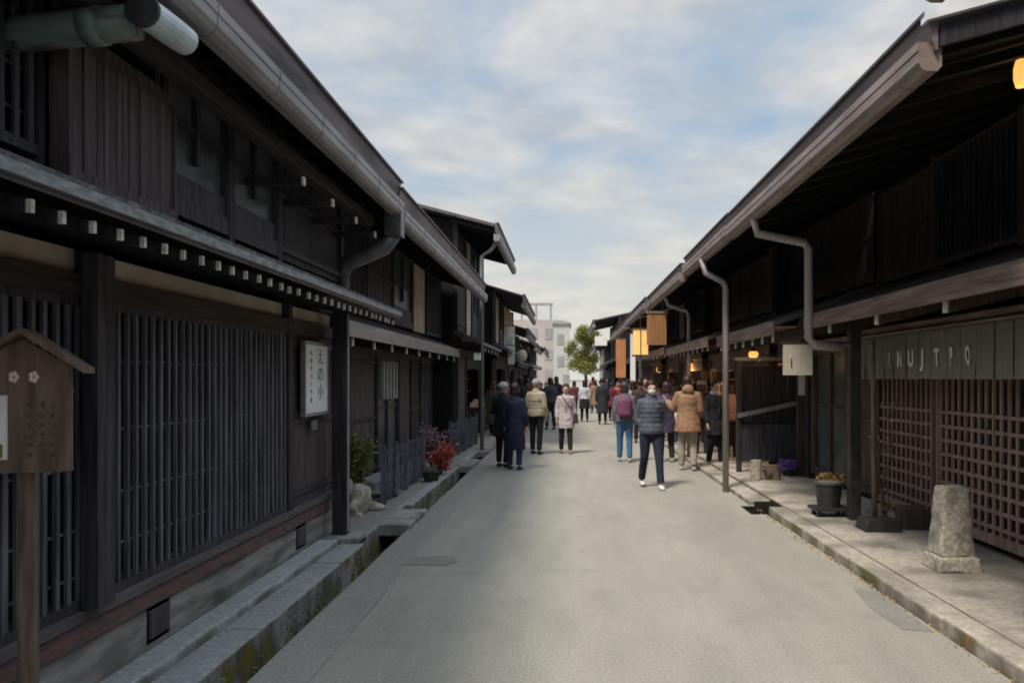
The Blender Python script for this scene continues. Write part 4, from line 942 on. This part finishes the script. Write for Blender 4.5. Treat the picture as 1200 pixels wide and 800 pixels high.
    if skirt:
        s_ = MB().tube([(0, 0, 1.0), (0, 0, .8), (0, -.0, skirt)], [(.16, .125), (.20, .17), (.24, .22)], 16); put(remesh(s_, vox, 2), 'skirt', lm, T)
    # top garment
    tm_ = pm('top_%d_%d_%d' % tuple(int(c * 1000) for c in tc_), tc_)
    hem = {'jacket': .86, 'coat': .62, 'longcoat': .40, 'sweater': .90, 'parka': .70}[kind]
    puff = {'jacket': .02, 'coat': .015, 'longcoat': .018, 'sweater': 0, 'parka': .03}[kind] * bulk
    fl2 = .02 if hem < .8 else 0
    zs = [hem, hem + (1.0 - hem) * .5 + .02, 1.04, 1.14, 1.26, 1.35, 1.415, 1.45]
    rx = [.165 + fl2 * 2, .168 + fl2, .150, .152, .165, .150, .098, .062]; ry = [.145 + fl2 * 2, .14 + fl2, .118, .118, .128, .112, .088, .066]
    zz2 = [zs[0] + (zs[-1] - zs[0]) * q / 26 for q in range(27)]
    def _ip(arr, z):
        for q in range(len(zs) - 1):
            if z <= zs[q + 1] + 1e-9: t = (z - zs[q]) / (zs[q + 1] - zs[q]); return arr[q] * (1 - t) + arr[q + 1] * t
        return arr[-1]
    rx, ry, zs = [_ip(rx, z) + puff * (1 if z < 1.36 else .3) for z in zz2], [_ip(ry, z) + puff * (1 if z < 1.36 else .3) for z in zz2], zz2
    g_ = MB().tube([(0, 0, z) for z in zs], list(zip(rx, ry)), 28, up=(0, 1, 0))
    for i, (s0, el, wr) in enumerate(A):
        ii = Vector((-.06 if i == 0 else .06, 0, -.01)); q = .5 * puff
        cuff = el.lerp(wr, .92)
        g_.tube([s0 + ii, s0 + Vector((0, 0, -.01)), s0.lerp(el, .5), el, el.lerp(wr, .5), cuff], [.062 + q, .068 + q, .06 + q, .056 + q, .052 + q, .042 + q], 12)
    if hood: g_.ell((0, .09, 1.46), (.11, .07, .09))
    else: g_.tube([(0, .005, 1.43), (0, .0, 1.49)], [(.075, .072), (.068, .068)], 12)
    v2 = []
    for p in g_.v:
        v = Vector(p); f_ = noise.noise(Vector((v.x * 9, v.y * 9 + px, v.z * 14))) * .014; v2.append(tuple(v + Vector((v.x, v.y, 0)).normalized() * (f_ + (.007 * math.sin(v.z * 84) if kind == 'jacket' and bulk > 1 else 0)) if (abs(v.x) + abs(v.y)) > .01 else v))
    g_.v = v2
    go = put(remesh(g_, vox, 2), kind if kind not in ('longcoat',) else 'long_coat', tm_, T)
    if kind in ('jacket', 'coat', 'parka', 'longcoat'):
        zp_ = LB(); 
        zp_.box(-.006, .006, -.118 - puff - .012, -.10, 1.0, 1.36); zp_.build('zip', pm('zip_grey', (.12, .12, .13)), T)
    if scarf: put(remesh(MB().tube([(0, 0, 1.41), (0, -.01, 1.45), (0, -.01, 1.50)], [(.10, .10), (.115, .115), (.085, .09)], 14), .014, 2), 'scarf', pm('scarf_%d' % int(scarf[0] * 1000), scarf), T)
    # shoes
    for an, up_ in ((ankL, 0), (ankR, abs(st))):
        s_ = MB().tube([an + Vector((0, .06, -.05)), an + Vector((0, .03, -.045)), an + Vector((0, -.06, -.052)), an + Vector((0, -.14, -.060)), an + Vector((0, -.17, -.064))],
                       [(.030, .026), (.043, .042), (.046, .036), (.044, .027), (.025, .016)], 12, up=(0, 0, 1))
        put(remesh(s_, .012, 2), 'shoe', pm('shoe_%d_%d' % (int(shoes[0] * 1000), int(shoes[1] * 1000)), shoes, .6), T)
    if bag:
        bt, bc = bag; bmt = pm('bag_%d_%d_%d' % tuple(int(c * 1000) for c in bc), bc)
        if bt == 'backpack':
            bb = MB().tube([(0, .19, .98), (0, .20, 1.02), (0, .20, 1.3), (0, .18, 1.38)], [(.12, .06), (.15, .085), (.145, .08), (.10, .05)], 14, up=(0, 1, 0))
            bo = put(remesh(bb, .015, 2), 'backpack', bmt, T)
            MB2 = LB()
            for sg in (1, -1): MB2.tube([(sg * .10, .14, 1.36), (sg * .10, .0, 1.46), (sg * .105, -.14 - puff, 1.32), (sg * .12, -.13 - puff, 1.15), (sg * .14, .10, 1.05)], .014, 6)
            MB2.build('strap', bmt, T)
        elif bt in ('shoulder', 'hand'):
            i = 0; w_ = A[0][2]
            c_ = Vector((.24, -.02, .86)) if bt == 'shoulder' else w_ + Vector((.03, 0, -.32))
            bb = MB().frust((c_.x, c_.y), c_.z - .12, c_.z + .12, .07, .13, .05, .11)
            put(remesh(bb, .015, 3), 'bag', bmt, T)
            s_ = LB()
            if bt == 'shoulder': s_.tube([c_ + Vector((-.0, -.08, .1)), Vector((.10, -.15 - puff, 1.15)), Vector((-.08, -.12 - puff, 1.38)), Vector((-.12, .0, 1.47)), Vector((-.02, .13 + puff, 1.3)), c_ + Vector((0, .08, .1))], .010, 6)
            else: s_.tube([c_ + Vector((0, -.07, .11)), w_ + Vector((.01, -.02, -.06)), c_ + Vector((0, .07, .11))], .008, 6)
            s_.build('strap', bmt, T)
    return T
NV = (.028, .035, .060)
person(763, 571, 'person walking towards camera in grey blue puffer jacket, dark jeans, white shoes and white mask', 1.66, 6, ('jacket', (.10, .115, .15)), ((.018, .028, .055), 0), .22, 'pocket', ((.02, .014, .012), 'short'), mask=True, vox=.014, bulk=1.5)
person(806, 551, 'person seen from behind in camel brown parka and cream trousers', 1.74, 172, ('parka', (.36, .21, .125)), ((.40, .35, .28), 0), .07, ('out', 'bent'), ((.045, .02, .013), 'bob'), vox=.015, hood=True, bulk=1.3, shoes=(.5, .42, .36))
person(603, 550, 'person from behind in long navy coat and blue jeans on the left', 1.60, 165, ('longcoat', (.014, .020, .050)), ((.03, .055, .14), 0), .05, ('down', 'down'), ((.03, .012, .014), 'bob'), vox=.015, shoes=(.05, .06, .12))
person(589, 547, 'person in black clothes with pale cap and small white bag, left of the navy coat', 1.62, 150, ('coat', (.012, .013, .018)), ((.010, .011, .015), 0), .04, 'bent', ((.25, .23, .22), 'short'), hat=(.45, .44, .42), bag=('hand', (.6, .6, .58)), vox=.016, shoes=(.02, .02, .025))
person(628, 532, 'person in beige cream padded jacket and black trousers', 1.68, 160, ('jacket', (.42, .37, .27)), ((.012, .013, .02), 0), .08, ('bent', 'down'), ((.30, .28, .27), 'short'), hat=(.36, .35, .36), vox=.017, bulk=1.6, shoes=(.02, .02, .02))
person(663, 531, 'person walking in pale pink coat with dark diagonal bag strap', 1.57, 0, ('coat', (.52, .45, .47)), ((.03, .022, .022), 0), .10, 'down', ((.035, .02, .016), 'bob'), bag=('shoulder', (.05, .04, .04)), vox=.016, shoes=(.30, .17, .10))
person(732, 541, 'person with purple bag in grey top and blue jeans, left of the masked walker', 1.62, 175, ('jacket', (.16, .15, .19)), ((.06, .16, .30), 0), .10, 'down', ((.05, .04, .05), 'bob'), bag=('backpack', (.22, .07, .14)), vox=.018, shoes=(.4, .45, .5))
person(838, 546, 'person in black jacket with pale collar beside the right downpipe', 1.66, 20, ('coat', (.016, .018, .026)), ((.012, .013, .02), 0), .05, ('bent', 'down'), ((.02, .016, .014), 'short'), vox=.018, scarf=(.35, .36, .37), shoes=(.45, .42, .38))
person(781, 541, 'person in dark plum coat holding a dark red bag, behind the masked walker', 1.62, 185, ('coat', (.07, .045, .10)), ((.02, .02, .035), 0), .04, 'bent', ((.05, .025, .03), 'bob'), bag=('hand', (.16, .02, .03)), vox=.019, shoes=(.5, .4, .4))
person(857, 543, 'person in pink top half hidden between downpipe and black screen', 1.6, 200, ('sweater', (.42, .25, .22)), ((.05, .035, .035), 0), 0, 'bent', ((.04, .02, .015), 'bob'), vox=.02, Y=15.6)
person(822, 536, 'person in brown jacket and knitted pale hat behind the camel parka', 1.66, 170, ('jacket', (.15, .07, .05)), ((.03, .03, .04), 0), .03, 'bent', ((.1, .06, .05), 'bob'), hat=(.50, .45, .36), vox=.022)
person(685, 494, 'person from behind in white top and black skirt in mid distance', 1.62, 180, ('sweater', (.62, .66, .70)), ((.012, .012, .016), .55), .06, 'down', ((.02, .015, .014), 'long'), vox=.022, shoes=(.02, .02, .02))
person(706, 497, 'person in dark grey long coat walking beside the white top', 1.7, 178, ('longcoat', (.028, .032, .042)), ((.015, .015, .02), 0), .10, 'down', ((.015, .012, .012), 'short'), vox=.022, shoes=(.02, .02, .02))
far = [(717, 493, 'maroon coat', (.16, .02, .045), (.02, .02, .02), 180), (724, 491, 'orange red jacket', (.50, .13, .08), (.03, .03, .04), 0), (741, 512, 'light blue grey hooded jacket', (.30, .36, .46), (.02, .02, .03), 180),
       (750, 519, 'dark brown coat', (.06, .04, .03), (.02, .02, .02), 190), (645, 503, 'dark slate jacket', (.05, .06, .08), (.02, .02, .03), 170), (652, 492, 'black jacket', (.014, .014, .02), (.02, .02, .02), 180),
       (640, 489, 'mauve grey coat', (.20, .16, .20), (.03, .03, .04), 0), (673, 487, 'wine red jacket', (.14, .04, .06), (.03, .02, .02), 180), (697, 484, 'tan coat', (.32, .20, .12), (.02, .02, .02), 180),
       (618, 496, 'navy jacket', NV, (.02, .02, .03), 170),  
       (712, 479, 'dark blue parka', (.03, .05, .12), (.02, .02, .02), 0), (730, 486, 'red knitted top', (.35, .04, .05), (.03, .03, .04), 180), 
        (703, 474, 'cream coat', (.5, .45, .36), (.03, .02, .02), 180), (765, 520, 'purple blue jacket', (.08, .06, .16), (.02, .02, .03), 180),
       (578, 512, 'dark green parka', (.04, .06, .05), (.02, .02, .02), 170), (594, 509, 'ash grey coat', (.12, .12, .13), (.02, .02, .03), 0), (610, 505, 'black hooded jacket', (.015, .016, .02), (.03, .03, .05), 180),
       (625, 499, 'chestnut jacket', (.20, .09, .05), (.02, .02, .02), 180), (634, 494, 'ink blue coat', (.03, .04, .09), (.02, .02, .02), 0), (647, 482, 'charcoal jacket', (.05, .05, .055), (.02, .02, .02), 180),
        (721, 480, 'pale blue jacket', (.35, .42, .52), (.02, .02, .03), 180), (736, 495, 'rust coat', (.32, .12, .06), (.02, .02, .02), 180),
       (757, 508, 'plum jacket', (.11, .05, .10), (.02, .02, .03), 0), (787, 512, 'slate blue coat', (.08, .10, .15), (.02, .02, .03), 180), (773, 506, 'pink beige coat', (.45, .32, .28), (.03, .02, .02), 180),
       (812, 519, 'dark navy jacket', NV, (.02, .02, .03), 190), (845, 528, 'deep brown coat', (.09, .05, .04), (.02, .02, .02), 180), (829, 522, 'silver grey jacket', (.35, .34, .35), (.02, .02, .03), 170),
       (741, 480, 'grey green jacket', (.12, .14, .12), (.02, .02, .02), 180),  (695, 478, 'dark red long coat', (.20, .03, .04), (.02, .02, .02), 180),
       (796, 522, 'white sweater', (.6, .58, .56), (.04, .04, .05), 175)]
mesh_src = None
for i, (px, py, nm, c, lc, fc) in enumerate(far):
    fc += (i * 37 % 50) - 25
    Y = CH * F / (py - HY)
    pos = 'in the far crowd' if Y > 38 else 'in the middle of the street crowd'
    person(px, py, 'person in %s %s' % (nm, pos), 1.52 + .05 * (i * 7 % 6), fc, (('coat', 'jacket', 'longcoat')[i % 3], c), (lc, 0), .05 + .03 * (i % 3), 'down', ((.02 + .01 * (i % 3), .015, .012), ('short', 'bob', 'long')[i % 3]), vox=.028, shoes=(.05, .05, .05))
bpy.context.view_layer.update()
